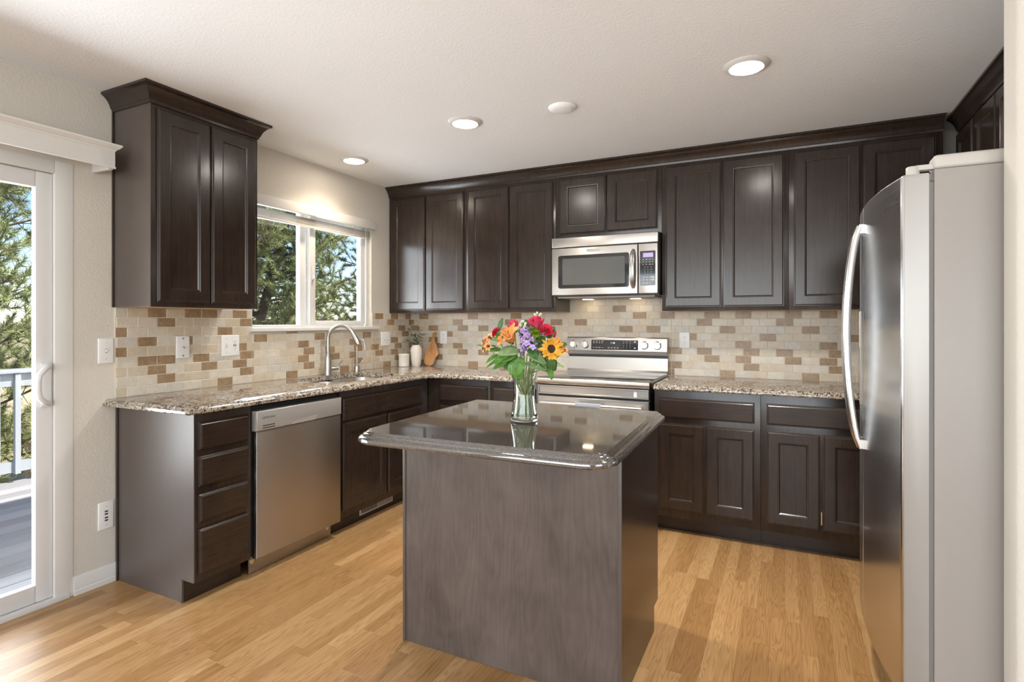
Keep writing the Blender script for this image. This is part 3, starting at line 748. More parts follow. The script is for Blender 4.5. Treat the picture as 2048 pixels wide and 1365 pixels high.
# ------------------------------------------------------------------ range
t = thing('electric_range', 'stainless steel electric range with black glass cooktop under the microwave', 'range', (1.904, -.35, 0))
x0, x1 = 1.5275, 2.2805; F = fr('y-', -.62)
m = MB(); m.box(x0 + .004, x1 - .004, -.625, -.012, .03, .880); m.build('body', 'black', t)
m = MB(); m.box(x0, x1, -.640, -.09, .881, .922); m.build('cooktop_frame', 'steel', t, bevel=.004)
m = MB(); m.box(x0 + .008, x1 - .008, -.628, -.095, .9222, .927); m.build('cooktop_glass', 'blackglass', t, bevel=.0015)
lip = [(-.012, .880), (.018, .880), (.034, .884), (.041, .893), (.043, .906), (.040, .919), (.032, .9265), (.018, .929), (-.012, .929)]
m = MB(); m.rings([[F(u, z, dd) for dd, z in lip] for u in (x0, x1)]); m.build('front_lip', 'steel', t, angle=50)
m = MB(); ringset(m, F, x0 + .003, x1 - .003, .815, .879, [(0, 0), (0, .030), (.003, .034), (.010, .034), (.013, .026)]); m.build('upper_front_panel', 'steel', t)
m = MB(); fbox(m, F, x1 - .10, x1 - .08, .826, .862, .0262, .0268); m.build('paper_tag', 'paper', t)
dm = MB(); ringset(dm, F, x0 + .003, x1 - .003, .235, .803, [(0, 0), (0, .030), (.004, .035)]); dr = dm.build('oven_door', 'steel', t)
m = MB(); fbox(m, F, x0 + .09, x1 - .09, .33, .68, .0352, .037); m.build('window', 'blackglass', dr, bevel=.0006)
m = MB(); m.tube([F(x0 + .04, .762, .075), F(x1 - .04, .762, .075)], .0125, 12)
for u in (x0 + .07, x1 - .07): fbox(m, F, u - .012, u + .012, .752, .772, .034, .072)
m.build('handle', 'alu', dr)
m = MB(); ringset(m, F, x0 + .003, x1 - .003, .045, .228, [(0, 0), (0, .030), (.004, .035)]); m.build('storage_drawer', 'steel', t)
m = MB()
for u in (x0 + .04, x1 - .04):
    for y in (-.58, -.06): m.lathe([(.015, 0), (.015, .031)], (u, y, 0), 10)
m.build('feet', 'black', t)
# backguard
bgp = [(-.012, .905), (-.088, .905), (-.088, .932), (-.060, .945), (-.056, 1.035), (-.012, 1.035)]
m = MB(); m.rings([[(u, y, z) for y, z in bgp] for u in (x0, x1)]); m.build('backguard_riser', 'steel', t)
m = MB(); m.box(x0 + .004, x1 - .004, -.05, -.014, 1.030, 1.055); m.build('vent_slot', 'black', t)
bgp = [(-.012, 1.050), (-.052, 1.050), (-.072, 1.060), (-.088, 1.085), (-.078, 1.178), (-.072, 1.184), (-.012, 1.184)]
m = MB(); m.rings([[(u, y, z) for y, z in bgp] for u in (x0, x1)]); m.build('control_fascia', 'steel', t, bevel=.001)
bgp = [(-.0525, 1.0495), (-.0745, 1.0580), (-.0893, 1.083), (-.0880, 1.083), (-.073, 1.0595), (-.0525, 1.051)]
m = MB(); m.rings([[(u, y, z) for y, z in bgp] for u in (x0 + .001, x1 - .001)]); m.build('lower_trim', 'greypaint', t)
tilt = .01 / .093
FC = lambda u, v, d_: (u, -.088 + (v - 1.085) * tilt - d_, v)
m = MB(); fbox(m, FC, 1.722, 2.075, 1.092, 1.165, 0, .0012); dp = m.build('display_panel', 'blackglass', t)
text(dp, 'clock_digits', '1 18', FC, 1.887, 1.142, .0014, .013, 'blue')
m = MB(); rg = random.Random(4)
for v_ in (1.155, 1.143, 1.108):
    u = 1.735
    while u < 1.82: wd = rg.choice((.010, .015)); fbox(m, FC, u, u + wd, v_ - .0015, v_ + .0015, .0011, .0016); u += wd + .010
u = 1.85
while u < 1.94: fbox(m, FC, u, u + .012, 1.106, 1.110, .0011, .0016); u += .023
for v_ in (1.155, 1.140, 1.125, 1.110):
    for u in (1.965, 1.990, 2.014): fbox(m, FC, u, u + .004, v_ - .002, v_ + .002, .0011, .0016)
for v_ in (1.152, 1.108): fbox(m, FC, 2.045, 2.058, v_ - .004, v_ + .004, .0011, .0016)
m.build('touch_key_icons', 'icon', dp)
for u in (1.584, 1.676, 2.121, 2.213):
    m = MB(); c0 = FC(u, 1.129, 0)
    m.lathe([(.030, 0), (.030, -.004), (.026, -.006), (.0255, -.020), (.023, -.024), (.001, -.0245)], c0, 28, 'y'); k = m.build('knob', 'chrome', t)
    m = MB(); fbox(m, FC, u - .0045, u + .0045, 1.108, 1.150, .022, .031); m.build('grip', 'alu', k, bevel=.002)
# towel over the oven handle
m = MB(); pr = [(.0885, .66), (.0895, .765), (.084, .777), (.075, .7795), (.066, .777), (.0605, .765), (.0595, .69)]
out_, in_ = [], []
N = 28; u0_, u1_ = 1.815, 1.985
for i in range(N + 1):
    u = u0_ + (u1_ - u0_) * i / N; wv = .0012 * math.sin(i * 1.57)
    out_.append([F(u, z + .0, dd + wv) for dd, z in pr] + [F(u, z - (.003 if k in (2, 3, 4) else 0), dd + wv + (-.0035 if k < 3 else (.0035 if k > 3 else 0))) for k, (dd, z) in list(enumerate(pr))[::-1]])
m.rings(out_); o = solo(m, 'dish_towel', 'towel', 'grey dish towel folded over the oven door handle', 'towel', angle=60)

# ------------------------------------------------------------------ microwave
t = thing('microwave_oven', 'stainless over-the-range microwave under the short cabinet', 'microwave', (1.904, -.2, 1.48))
x0, x1 = 1.5275, 2.2815; F = fr('y-', -.372)
m = MB(); m.box(x0 + .003, x1 + .004 - .004, -.372, -.0095, 1.478, 1.896); m.build('case', 'black', t, bevel=.002)
m = MB(); m.box(x0 + .03, x1 - .03, -.36, -.02, 1.468, 1.479); m.build('underside_grille', 'greypaint', t, bevel=.002)
for u in (1.70, 2.06):
    m = MB(); m.box(u - .035, u + .035, -.12, -.07, 1.4655, 1.469); m.build('cooktop_lamp', 'hoodlamp', t)
m = MB(); ringset(m, F, x0, x1, 1.826, 1.897, [(0, 0), (0, .018), (.003, .022), (.006, .023)]); m.build('vent_strip', 'steel', t)
dm = MB(); ringset(dm, F, x0, 2.148, 1.487, 1.822, [(0, 0), (0, .022), (.004, .028), (.008, .029)]); dr = dm.build('door', 'steel', t)
def rrect(u0, u1, v0, v1, r, n=5):
    return arc(u1 - r, v1 - r, r, 0, 90, n) + arc(u0 + r, v1 - r, r, 90, 180, n) + arc(u0 + r, v0 + r, r, 180, 270, n) + arc(u1 - r, v0 + r, r, 270, 360, n)
def rplate(F, u0, u1, v0, v1, r, d0, d1):
    q = rrect(u0, u1, v0, v1, r); mb = MB(); mb.rings([[F(u, v_, d_) for u, v_ in q] for d_ in (d0, d1)]); return mb
rplate(F, 1.580, 2.090, 1.535, 1.768, .015, .0285, .0305).build('window_border', 'blackglass', dr)
rplate(F, 1.612, 2.060, 1.560, 1.745, .008, .0300, .0312).build('window', 'mwglass', dr)
m = MB(); hp = [(2.118, 1.785), (2.118, 1.765), (2.118, 1.73), (2.118, 1.655), (2.118, 1.58), (2.118, 1.545), (2.118, 1.525)]
m.tube([F(u, v_, d_) for (u, v_), d_ in zip(hp, (.030, .042, .056, .064, .056, .042, .030))], [.010, .016, .0185, .020, .0185, .016, .010], 14, flat=.55); m.build('handle', 'nickel', dr)
rplate(F, 1.790, 1.885, 1.787, 1.806, .002, .0285, .0298).build('name_plate', 'lightgrey', dr)
m = MB(); ringset(m, F, 2.150, x1, 1.487, 1.822, [(0, 0), (0, .022), (.004, .028), (.008, .029)]); cp = m.build('control_panel', 'steel', t)
kp = rplate(F, 2.163, 2.265, 1.540, 1.770, .006, .0285, .0300).build('keypad', 'blackglass', cp)
m = MB(); fbox(m, F, 2.183, 2.250, 1.728, 1.757, .0299, .0304); m.build('display', 'purple', t)
m = MB(); rg = random.Random(8)
for v_ in (1.714, 1.697, 1.680):
    for u in (2.180, 2.201, 2.222, 2.242): fbox(m, F, u, u + rg.choice((.008, .012)), v_ - .0018, v_ + .0018, .0298, .0304)
for v_ in (1.662, 1.646, 1.630, 1.614):
    for u in (2.193, 2.213, 2.234): fbox(m, F, u, u + .004, v_ - .002, v_ + .002, .0298, .0304)
for v_ in (1.596, 1.578, 1.556):
    for u in (2.182, 2.203, 2.224): fbox(m, F, u, u + .011, v_ - .0025, v_ + .0025, .0298, .0304)
for v_ in (1.596, 1.578): fbox(m, F, 2.238, 2.257, v_ - .0055, v_ + .0055, .0298, .0306)
m.build('key_icons', 'icon', t)

# ------------------------------------------------------------------ refrigerator
t = thing('refrigerator', 'stainless side by side refrigerator with bowed handles on the right', 'refrigerator', (3.75, -1.706, 0))
y0, y1 = -2.160, -1.252; yc = (y0 + y1) / 2
m = MB(); m.box(3.412, 4.19, y0 + .004, y1 - .004, .02, 1.735); m.build('case', 'greypaint', t, bevel=.006)
m = MB(); m.box(3.41, 3.44, y0 + .02, y1 - .02, .02, .19); m.build('kick_grille', 'black', t)
m = MB(); m.box(3.400, 3.4125, y0 + .012, y1 - .012, .21, 1.70); m.build('door_gasket', 'rubber', t)
SAG = .045
def fx(y): return 3.335 - SAG * (1 - ((y - yc) / .454) ** 2)
def fdoor(ya, yb, name):
    ys = [ya + .012 * (1 - math.cos(math.pi / 2 * i / 4)) * 0 + (yb - ya) * i / 24 for i in range(25)]
    prof = [(3.400, yb), (3.400, ya)]
    out = []
    def corner(y, sgn):      # rounded front corner
        r = .012; x = fx(y + sgn * r)
        return [(x + r - r * math.sin(rad(k)), y + sgn * (r - r * math.cos(rad(k)))) for k in (0, 22, 45, 68, 90)]
    pts = corner(ya, 1) + [(fx(y), y) for y in ys if ya + .014 < y < yb - .014] + corner(yb, -1)[::-1]
    outline = prof + pts
    mb = MB(); R = []
    for z, ins in ((.205, .004), (.208, 0), (1.716, 0), (1.721, .002), (1.724, .006)):
        q = outline if ins == 0 else offset_poly(outline[::-1], ins)[::-1] if False else [(x + (ins if x < 3.39 else 0), y) for x, y in outline]
        R.append([(x, y, z) for x, y in q])
    mb.rings(R); o = mb.build(name, ['steel_fr', 'fr_side'], t, angle=40)
    for p in o.data.polygons:
        if p.normal.y < -.9: p.material_index = 1
    return o
GY = -1.690
fd = fdoor(y0 + .0005, GY - .002, 'refrigerator_door'); fz = fdoor(GY + .002, y1, 'freezer_door')
def hand(yh, parent):
    m = MB(); N = 22; P = []; r = []
    for i in range(N + 1):
        s = i / N; z = .842 + (1.648 - .842) * s; b = math.sin(math.pi * s) ** .62
        P.append((fx(yh) - .012 - .043 * b, yh, z)); r.append(.0150 + .0025 * (b))
    m.tube(P, r, 14, flat=.8)
    for z in (.852, 1.638): m.box(fx(yh) - .016, fx(yh) + .004, yh - .013, yh + .013, z - .016, z + .016)
    m.build('handle', 'alu', parent, angle=50)
hand(GY - .024, fd); hand(GY + .024, fz)
# dispenser on the freezer door
Fx = lambda u, v_, d_: (fx(u) - d_, u, v_)
m = MB(); fbox(m, Fx, -1.60, -1.38, .98, 1.34, -.01, .004); dsp = m.build('dispenser', 'lightgrey', fz, bevel=.003)
m = MB(); fbox(m, Fx, -1.585, -1.395, 1.00, 1.20, -.002, .0046); m.build('recess', 'blackglass', dsp)
# top hinges and cover
for sy, yy in ((1, y0 + .004), (-1, y1 - .004)):
    m = MB(); m.box(3.412, 3.586, min(yy, yy + sy * .07), max(yy, yy + sy * .07), 1.7355, 1.775); m.build('hinge_cover', 'lightgrey', t, bevel=.012, seg=4)
    m = MB(); ha = [(3.362, yy + sy * .03), (3.40, yy + sy * .03), (3.425, yy + sy * .026)]
    m.lathe([(.017, 1.7255), (.017, 1.748), (.014, 1.751)], (3.366, yy + sy * .024, 0), 18); m.box(3.372, 3.424, min(yy + sy * .012, yy + sy * .036), max(yy + sy * .012, yy + sy * .036), 1.738, 1.752)
    m.build('hinge', 'lightgrey', t, angle=50)
def ftext():
    c = 'SAMSUNG'; yy = -2.075
    slope = 2 * SAG * (yy - yc) / .454 ** 2
    Fq = lambda u, v_, d_: (fx(yy) + slope * (u - yy) - d_, u, v_)
    cu = bpy.data.curves.new('brand_lettering', 'FONT'); cu.body = c; cu.size = .022; cu.align_x = 'CENTER'; cu.align_y = 'CENTER'; cu.extrude = .0002
    o = bpy.data.objects.new('brand_lettering', cu); COL.objects.link(o)
    e = Vector((-slope, -1, 0)).normalized(); up = Vector((0, 0, 1)); n = e.cross(up)
    mt = Matrix((e, up, n)).transposed().to_4x4() @ Matrix.Diagonal((1.2, 1, 1, 1)); mt.translation = Vector((fx(yy) - .0028, yy, 1.655)) - wl(t)
    solid_text(o, mt, t, 'text')
ftext()
m = MB(); 
for y in (y0 + .06, y1 - .06):
    for x in (3.46, 4.12): m.lathe([(.02, 0), (.02, .021)], (x, y, 0), 12)
m.build('feet', 'black', t)

# ------------------------------------------------------------------ island
t = thing('kitchen_island', 'dark wood kitchen island base in the middle of the floor', 'island', (2.084, -1.957, 0))
x0, x1, y0, y1 = 1.632, 2.537, -2.262, -1.668
m = MB(); pr = [(y0 + .006, 0), (y1 - .075, 0), (y1 - .075, .102), (y1, .102), (y1, .8725), (y0 + .006, .8725)]
m.rings([[(x, y, z) for y, z in pr] for x in (x0 + .005, x1 - .005)]); m.build('carcass', 'endpanel', t)
for xa, xb in ((x0, x0 + .005), (x1 - .005, x1)):
    m = MB(); m.rings([[(x, y, z) for y, z in pr] for x in (xa, xb)]); m.build('side_panel', 'cab', t)
m = MB(); m.box(x0 + .012, x1 - .012, y0, y0 + .006, .001, .8725); m.build('front_panel', 'island', t, label='grained grey brown veneer panel')
for xa, xb in ((x0 - .001, x0 + .0125), (x1 - .0125, x1 + .001)):
    m = MB(); m.box(xa, xb, y0 - .004, y0 + .006, .001, .8725); m.build('corner_strip', 'endpanel', t, bevel=.002)
F = fr('y+', y1)
for a, b in ((x0 + .02, 2.078), (2.090, x1 - .02)): drawer_front(t, F, a, b, .712, .836); cab_door(t, F, a, b, .148, .682)
t = thing('island_worktop', 'polished dark granite island top with stepped edge and round corners', 'countertop', (2.1075, -2.135, .914))
OGE = [(.020, .8728), (.006, .875), (.001, .8795), (0, .886), (.002, .892), (.008, .8965), (.014, .8975), (.0155, .901), (.020, .906), (.027, .9085), (.029, .911), (.034, .914)]
ol = arc(2.548, -1.699, .035, 0, 90, 6) + arc(1.675, -1.699, .035, 90, 180, 6) + arc(1.745, -2.502, .105, 180, 270, 18) + arc(2.478, -2.502, .105, 270, 360, 18)
slab('slab', ol, OGE, 'dgranite', t)
t.rotation_euler = (0, 0, rad(1.5))

# ------------------------------------------------------------------ switches and outlets
def plate(name, label, cat, F, u0, u1, v0, v1, kind):
    cx, cv = (u0 + u1) / 2, (v0 + v1) / 2; d0 = .0085 if kind[-1] == 't' else .0003
    t = thing(name, label, cat, F(cx, cv, d0))
    m = MB(); ringset(m, F, u0, u1, v0, v1, [(0, d0), (0, d0 + .003), (.002, d0 + .0055), (.006, d0 + .0065)]); m.build('cover_plate', 'plate', t)
    D = d0 + .0064
    k = kind[:-1]
    def duplex(c):
        for z in (cv + .02, cv - .02):
            r = rplate(F, c - .0165, c + .0165, z - .0135, z + .0135, .006, D, D + .0012).build('receptacle', 'plate', t)
            s = MB()
            for a in (-.006, .006): fbox(s, F, c + a - .001, c + a + .001, z, z + .007, D + .001, D + .0016)
            fbox(s, F, c - .002, c + .002, z - .009, z - .005, D + .001, D + .0016); s.build('slots', 'slotdark', r)
    def toggle(c, h=.024):
        s = MB(); fbox(s, F, c - .005, c + .005, cv - h / 2, cv + h / 2, D, D + .0008); s.build('toggle_slot', 'lightgrey', t)
        s = MB(); s.tube([F(c, cv - .002, D), F(c, cv + .007, D + .011)], [.0045, .0036], 8); s.build('toggle', 'plate', t)
    def screws(c, m_='lightgrey', dz=.04, r=.0028):
        s = MB()
        for z in (cv - dz, cv + dz):
            q = [F(c + r * math.cos(a * math.pi / 5), z + r * math.sin(a * math.pi / 5), D) for a in range(10)]; q2 = [F(c + r * math.cos(a * math.pi / 5), z + r * math.sin(a * math.pi / 5), D + .001) for a in range(10)]
            s.rings([q, q2])
        s.build('screws', m_, t)
    if k == 'duplex': duplex(cx)
    if k == 'switch': toggle(cx); screws(cx)
    if k == 'pull':
        screws(cx, 'nickel', .048, .005); s = MB(); s.tube([F(cx, cv, D), F(cx, cv - .003, D + .012)], [.0045, .004], 8); s.build('toggle', 'nickel', t)
    if k == 'double':
        toggle(cx - .03); screws(cx - .03); c = cx + .026
        duplex(c); s = MB()
        for a in (-.006, .006): fbox(s, F, c + a - .0025, c + a + .0025, cv - .006, cv + .006, D, D + .0016)
        s.build('usb_ports', 'slotdark', t)
    if k == 'two': toggle(cx - .023); toggle(cx + .023); screws(cx)
    if k == 'usb':
        r = rplate(F, cx - .017, cx + .017, cv - .034, cv + .034, .003, D, D + .0012).build('usb_insert', 'plate', t)
        s = MB()
        for z in (-.023, -.010, .008, .021): fbox(s, F, cx - .0075, cx + .0075, cv + z - .0035, cv + z + .0035, D + .001, D + .0016)
        s.build('usb_ports', 'slotdark', r); screws(cx, 'lightgrey', .045)
    return t
FX = fr('x+', 0); FY = fr('y-', 0)
plate('light_switch', 'white single light switch on the plain wall beside the patio door', 'switch', FX, -2.549, -2.479, 1.093, 1.217, 'switchw')
plate('usb_outlet', 'white wall outlet with four dark charging ports near the floor', 'outlet', FX, -2.549, -2.479, .270, .405, 'usbw')
plate('switch_plate', 'narrow white plate with two metal screws on the tiles under the tall cabinet', 'switch', FX, -2.164, -2.087, 1.097, 1.219, 'pullt')
plate('combination_plate', 'wide white plate with switch and outlet left of the window', 'outlet', FX, -1.887, -1.768, 1.092, 1.219, 'doublet')
plate('light_switch', 'white double light switch on the tiles between window and corner', 'switch', FX, -.426, -.309, 1.100, 1.214, 'twot')
plate('wall_outlet', 'white duplex outlet on the tiles above the cutting board corner', 'outlet', FY, .320, .393, 1.108, 1.222, 'duplext')
plate('wall_outlet', 'white duplex outlet on the tiles just right of the range', 'outlet', FY, 2.352, 2.425, 1.112, 1.226, 'duplext')

# ------------------------------------------------------------------ ceiling fittings
def downlight(x, y, label, beam=8.5, lens='lens', bc=(1.0, 0.96, 0.91)):
    t = thing('recessed_light', label, 'ceiling light', (x, y, H), 'recessed ceiling lights')
    m = MB(); m.lathe([(.070, H - .012), (.073, H - .0135), (.088, H - .009), (.098, H - .002), (.0985, H - .0003), (.070, H - .0003), (.070, H - .012)], (x, y, 0), 40, caps=False); m.build('trim_ring', 'white', t)
    m = MB(); m.lathe([(.001, H - .011), (.0695, H - .011), (.0695, H - .002), (.001, H - .002)], (x, y, 0), 40); m.build('lens', lens, t)
    light('downlight_beam', 'AREA', (x, y, H - .016), beam, bc, (.13, .13), aim=(0, 0, -1), spread=rad(120))
downlight(2.877, -1.435, 'lit round recessed light nearest the refrigerator, largest of three')
downlight(1.398, -1.383, 'lit round recessed light in the middle of the ceiling row')
downlight(.322, -1.095, 'lit round recessed light above the window and sink', 3, 'lens_soft', (1.0, .84, .64))
m = MB(); m.lathe([(.001, H - .020), (.045, H - .020), (.058, H - .016), (.072, H - .006), (.074, H - .0003), (.001, H - .0003)], (1.972, -1.345, 0), 36)
solo(m, 'ceiling_cap', 'ceil', 'small unlit white round cap on the ceiling between two lights', 'ceiling cover')

# blind in the kitchen window
t = thing('window_blind', 'raised mini blind with cream valance at the top of the kitchen window', 'blind', (0, -1.1, 2.05))
m = MB(); m.box(.002, .030, WY0 - .02, WY1 + .02, 2.052, 2.118); m.build('valance', 'white', t, bevel=.003)
m = MB(); m.box(-.030, -.003, WY0 + .02, WY1 - .01, 2.082, 2.108); m.build('head_rail', 'slat', t)
m = MB()
for i in range(11):
    z = 1.988 + i * .0044; m.box(-.029, -.003, WY0 + .025, WY1 - .015, z, z + .0016)
m.build('slats', 'slat', t)
m = MB(); m.box(-.029, -.003, WY0 + .025, WY1 - .015, 1.970, 1.985); m.build('bottom_rail', 'slat', t, bevel=.003)
m = MB()
for y in (-1.52, -1.26, -1.0, -.74, -.58):
    for x in (-.030, -.002): m.tube([(x, y, 1.98), (x, y, 2.085)], .0012, 5)
m.build('ladder_cords', 'slat', t)
m = MB(); m.tube([(-.001, -.60, 2.085), (-.001, -.598, 1.7), (-.001, -.60, 1.38), (.0, -.607, 1.285), (.004, -.62, 1.268)], .0016, 6); m.lathe([(.001, 1.262), (.005, 1.263), (.006, 1.275), (.002, 1.283)], (.005, -.622, 0), 10)
m.build('pull_cord', 'plate', t)

# ------------------------------------------------------------------ counter ornaments
t = solo(MB().lathe([(.001, .9143), (.040, .9143), (.045, .920), (.0455, 1.008), (.0475, 1.012), (.0485, 1.018), (.047, 1.023), (.043, 1.024), (.041, 1.020), (.040, .925), (.001, .922)], (.085, -.215, 0), 36), 'ceramic_canister', 'ceramic2', 'small white round canister on the counter by the corner', 'canister')
t = thing('ceramic_vase', 'cream ribbed ceramic vase standing between canister and cutting board', 'vase', (.150, -.125, .914))
m = MB(); m.lathe([(.001, .9143), (.034, .9143), (.037, .920), (.045, .975), (.050, 1.03), (.049, 1.06), (.041, 1.083), (.034, 1.090), (.034, 1.098), (.030, 1.098), (.029, 1.085), (.02, 1.0), (.001, .99)], (.150, -.125, 0), 64, flute=lambda a: .018 * math.cos(16 * a)); m.build('body', 'ceramic', t, angle=60)

def leaf_patch(mb, base, dirv, up, L, Wd, curl=.25, fold=.15, nu=7, nv=4, tip=1.0, wav=0.0):
    d = Vector(dirv).normalized(); s = d.cross(Vector(up)).normalized(); n = s.cross(d).normalized(); base = Vector(base)
    V = []
    for i in range(nu + 1):
        a = i / nu; wd = Wd * (math.sin(math.pi * min(.98, a ** .8 * .97 + .02)) ** (.75 * tip))
        p = base + d * (L * a * (1 - .25 * abs(curl) * a)) - n * (curl * L * a * a)
        for j in range(nv + 1):
            b = j / nv * 2 - 1
            V.append(p + s * (wd * b * .5) + n * (fold * wd * abs(b) + wav * math.sin(a * 9 + b * 4)))
    Fs = []
    for i in range(nu):
        for j in range(nv):
            q = i * (nv + 1) + j; Fs.append((q, q + 1, q + nv + 2, q + nv + 1))
    mb.add(V, Fs)
# olive sprigs
rg = random.Random(11)
OL = [(-.085, .10, .02), (-.05, .15, -.02), (.0, .13, .03), (.035, .15, .0), (.075, .12, .02)]
for i, (lx_, h, dp_) in enumerate(OL):
    t = thing('olive_sprig', ['drooping leftmost olive sprig in the ribbed vase', 'tall dark olive sprig left in the ribbed vase', 'short upright olive sprig at the middle of the ribbed vase', 'tallest olive sprig leaning right in the ribbed vase', 'outermost right olive sprig in the ribbed vase'][i], 'foliage', (.150, -.125, 1.09), 'olive sprigs in the ribbed vase')
    Rv = Vector((.898, .44, 0)); Fv = Vector((-.44, .898, 0))
    P = []
    for k in range(7):
        a = k / 6; P.append(Vector((.150, -.125, 1.02)) + Rv * (lx_ * a ** 1.4) - Fv * (abs(dp_) * a) + Vector((0, 0, .06 + h * a - (.05 * a * a if i in (0,) else 0))))
    P[0] = Vector((.150, -.125, 1.0)) + Rv * lx_ * .05
    m = MB(); m.tube(P, .0016, 6); m.build('stem', 'olive', t)
    m = MB()
    for k in range(1, 7):
        for s_ in (-1, 1, -1):
            dv = (Rv * s_ * rg.uniform(.5, 1) + Vector((0, 0, rg.uniform(.0, .9))) - Fv * rg.uniform(-.5, .8))
            leaf_patch(m, P[k] + Vector((0, 0, rg.uniform(-.01, .01))), dv, (rg.uniform(-.4, .4), rg.uniform(-1, 0), 1), rg.uniform(.028, .042), .011, .2, .1, 5, 2)
    m.build('leaves', 'olive', t, recalc=False)

# cutting board leaning in the corner
cbp = [(820, 430), (853, 438), (857, 470), (842, 500), (838, 545), (852, 610), (896, 680), (918, 740), (936, 800), (956, 838), (952, 872), (915, 918), (900, 960), (884, 1030), (850, 1070), (800, 1086), (750, 1078), (700, 1045), (676, 1012), (680, 975), (663, 950), (672, 912), (698, 850), (703, 780), (720, 700), (752, 640), (785, 585), (797, 540), (795, 500), (782, 470), (786, 440)]
hb_ = .000452
def cb(px, pz, dpt):
    u = (px - 810) * hb_ / .93; v_ = (1086 - pz) * hb_
    return (.268 + u, -.078 + v_ * .19 - dpt * .98, .9150 + v_ * .98 - dpt * .19 + .0035)
m = MB(); 
q = [(a, b) for a, b in cbp]
m.rings([[cb(a, b, 0) for a, b in q], [cb(a, b, .015) for a, b in q]])
solo(m, 'cutting_board', 'board', 'live edge wooden cutting board leaning against the tiles', 'cutting board', bevel=.003)

# ------------------------------------------------------------------ flowers on the island
VB = Vector((2.118, -2.138, .9145)); Rv = Vector((.898, .44, 0)); Fv = Vector((-.44, .898, 0)); Zv = Vector((0, 0, 1))
def BQ(lat, z, dep=0.0): return Vector((VB.x, VB.y, 0)) + Rv * lat + Fv * dep + Zv * z
t = thing('glass_vase', 'clear flared glass vase of flowers standing on the island', 'vase', tuple(VB))
m = MB(); cz = VB.z
outp = [(.001, 0), (.050, 0), (.053, .003), (.0535, .012), (.050, .035), (.045, .065), (.0415, .095), (.0415, .125), (.044, .155), (.049, .184), (.052, .195)]
inp = [(.0490, .195), (.046, .183), (.0412, .155), (.0387, .125), (.0387, .095), (.0420, .065), (.0468, .035), (.0495, .016), (.046, .012), (.001, .011)]
m.lathe([(r, cz + h) for r, h in outp + inp], (VB.x, VB.y, 0), 48, caps=True); m.build('body', 'glass', t, angle=60)
m = MB(); m.lathe([(.001, cz + .0112)] + [(r - .0003, cz + h) for r, h in inp[::-1][1:7]] + [(.0400, cz + .14), (.001, cz + .14)], (VB.x, VB.y, 0), 48); m.build('water', 'water', t, angle=60)
rg = random.Random(3)
def basis(n):
    n = Vector(n).normalized(); a = n.orthogonal().normalized(); return a, n.cross(a), n
def stem(t, top, k, r=.0026):
    ang = k * 2.4; low = VB + Vector((math.cos(ang) * .030, math.sin(ang) * .030, .016))
    neck = VB + Vector((-math.cos(ang) * .018, -math.sin(ang) * .018, .150)) + (Vector((top.x - VB.x, top.y - VB.y, 0)) * .12)
    P = []
    for i in range(13):
        a = i / 12
        P.append(low * (1 - a) ** 2 + neck * 2 * a * (1 - a) + Vector(top) * a * a)
    # keep inside the glass below the rim
    for i, p in enumerate(P):
        h = p.z - VB.z
        if h < .2:
            q = Vector((p.x - VB.x, p.y - VB.y)); lim = .031
            if q.length > lim: q = q.normalized() * lim; P[i] = Vector((VB.x + q.x, VB.y + q.y, p.z))
    m = MB(); m.tube(P, r, 8); m.build('stem', 'stem', t)
def flower(name, label, cat, lat, z, dep, k, group=None):
    c = BQ(lat, z, dep); t = thing(name, label, cat, tuple(c), group); stem(t, c - Zv * .004, k); return t, c
def rose(lat, z, dep, k, R_, label, face=(0, -.4, 1), m_='pink'):
    t, c = flower('rose', label, 'rose', lat, z, dep, k, 'pink roses in the glass vase'); a, b, n = basis(face); m = MB()
    for i in range(16):
        f = i / 15; r = R_ * (.18 + .62 * f); ang = i * 2.2; h = R_ * (1.05 - .55 * f)
        V = []; nu, nv = 6, 7; span = 1.05 - .1 * f
        for p in range(nu + 1):
            q = p / nu; rr = r * (.45 + .6 * math.sin(q * 1.5)) + (R_ * .20 * f * q ** 3)
            for s in range(nv + 1):
                th = ang + (s / nv * 2 - 1) * span; edge = 1 - .18 * abs(s / nv * 2 - 1) ** 2.2
                V.append(c + (a * math.cos(th) + b * math.sin(th)) * rr + n * ((-R_ * .75) + (h + R_ * .75) * q * edge))
        m.add(V, [(p * (nv + 1) + s, p * (nv + 1) + s + 1, (p + 1) * (nv + 1) + s + 1, (p + 1) * (nv + 1) + s) for p in range(nu) for s in range(nv)])
    m.build('bloom', m_, t, recalc=False, angle=70)
    m = MB()
    for i in range(5): th = i * 1.257; leaf_patch(m, c - n * R_ * .75, (a * math.cos(th) + b * math.sin(th)) * .8 - n * .3, n, R_ * .9, R_ * .3, .3)
    m.build('sepals', 'leaf', t, recalc=False)
rose(-.040, 1.283, .03, 0, .026, 'deep pink rose at the upper left of the bouquet', (-.3, -.3, 1))
rose(.048, 1.290, -.005, 1, .034, 'large pink rose at the top centre of the bouquet', (.1, -.5, 1))
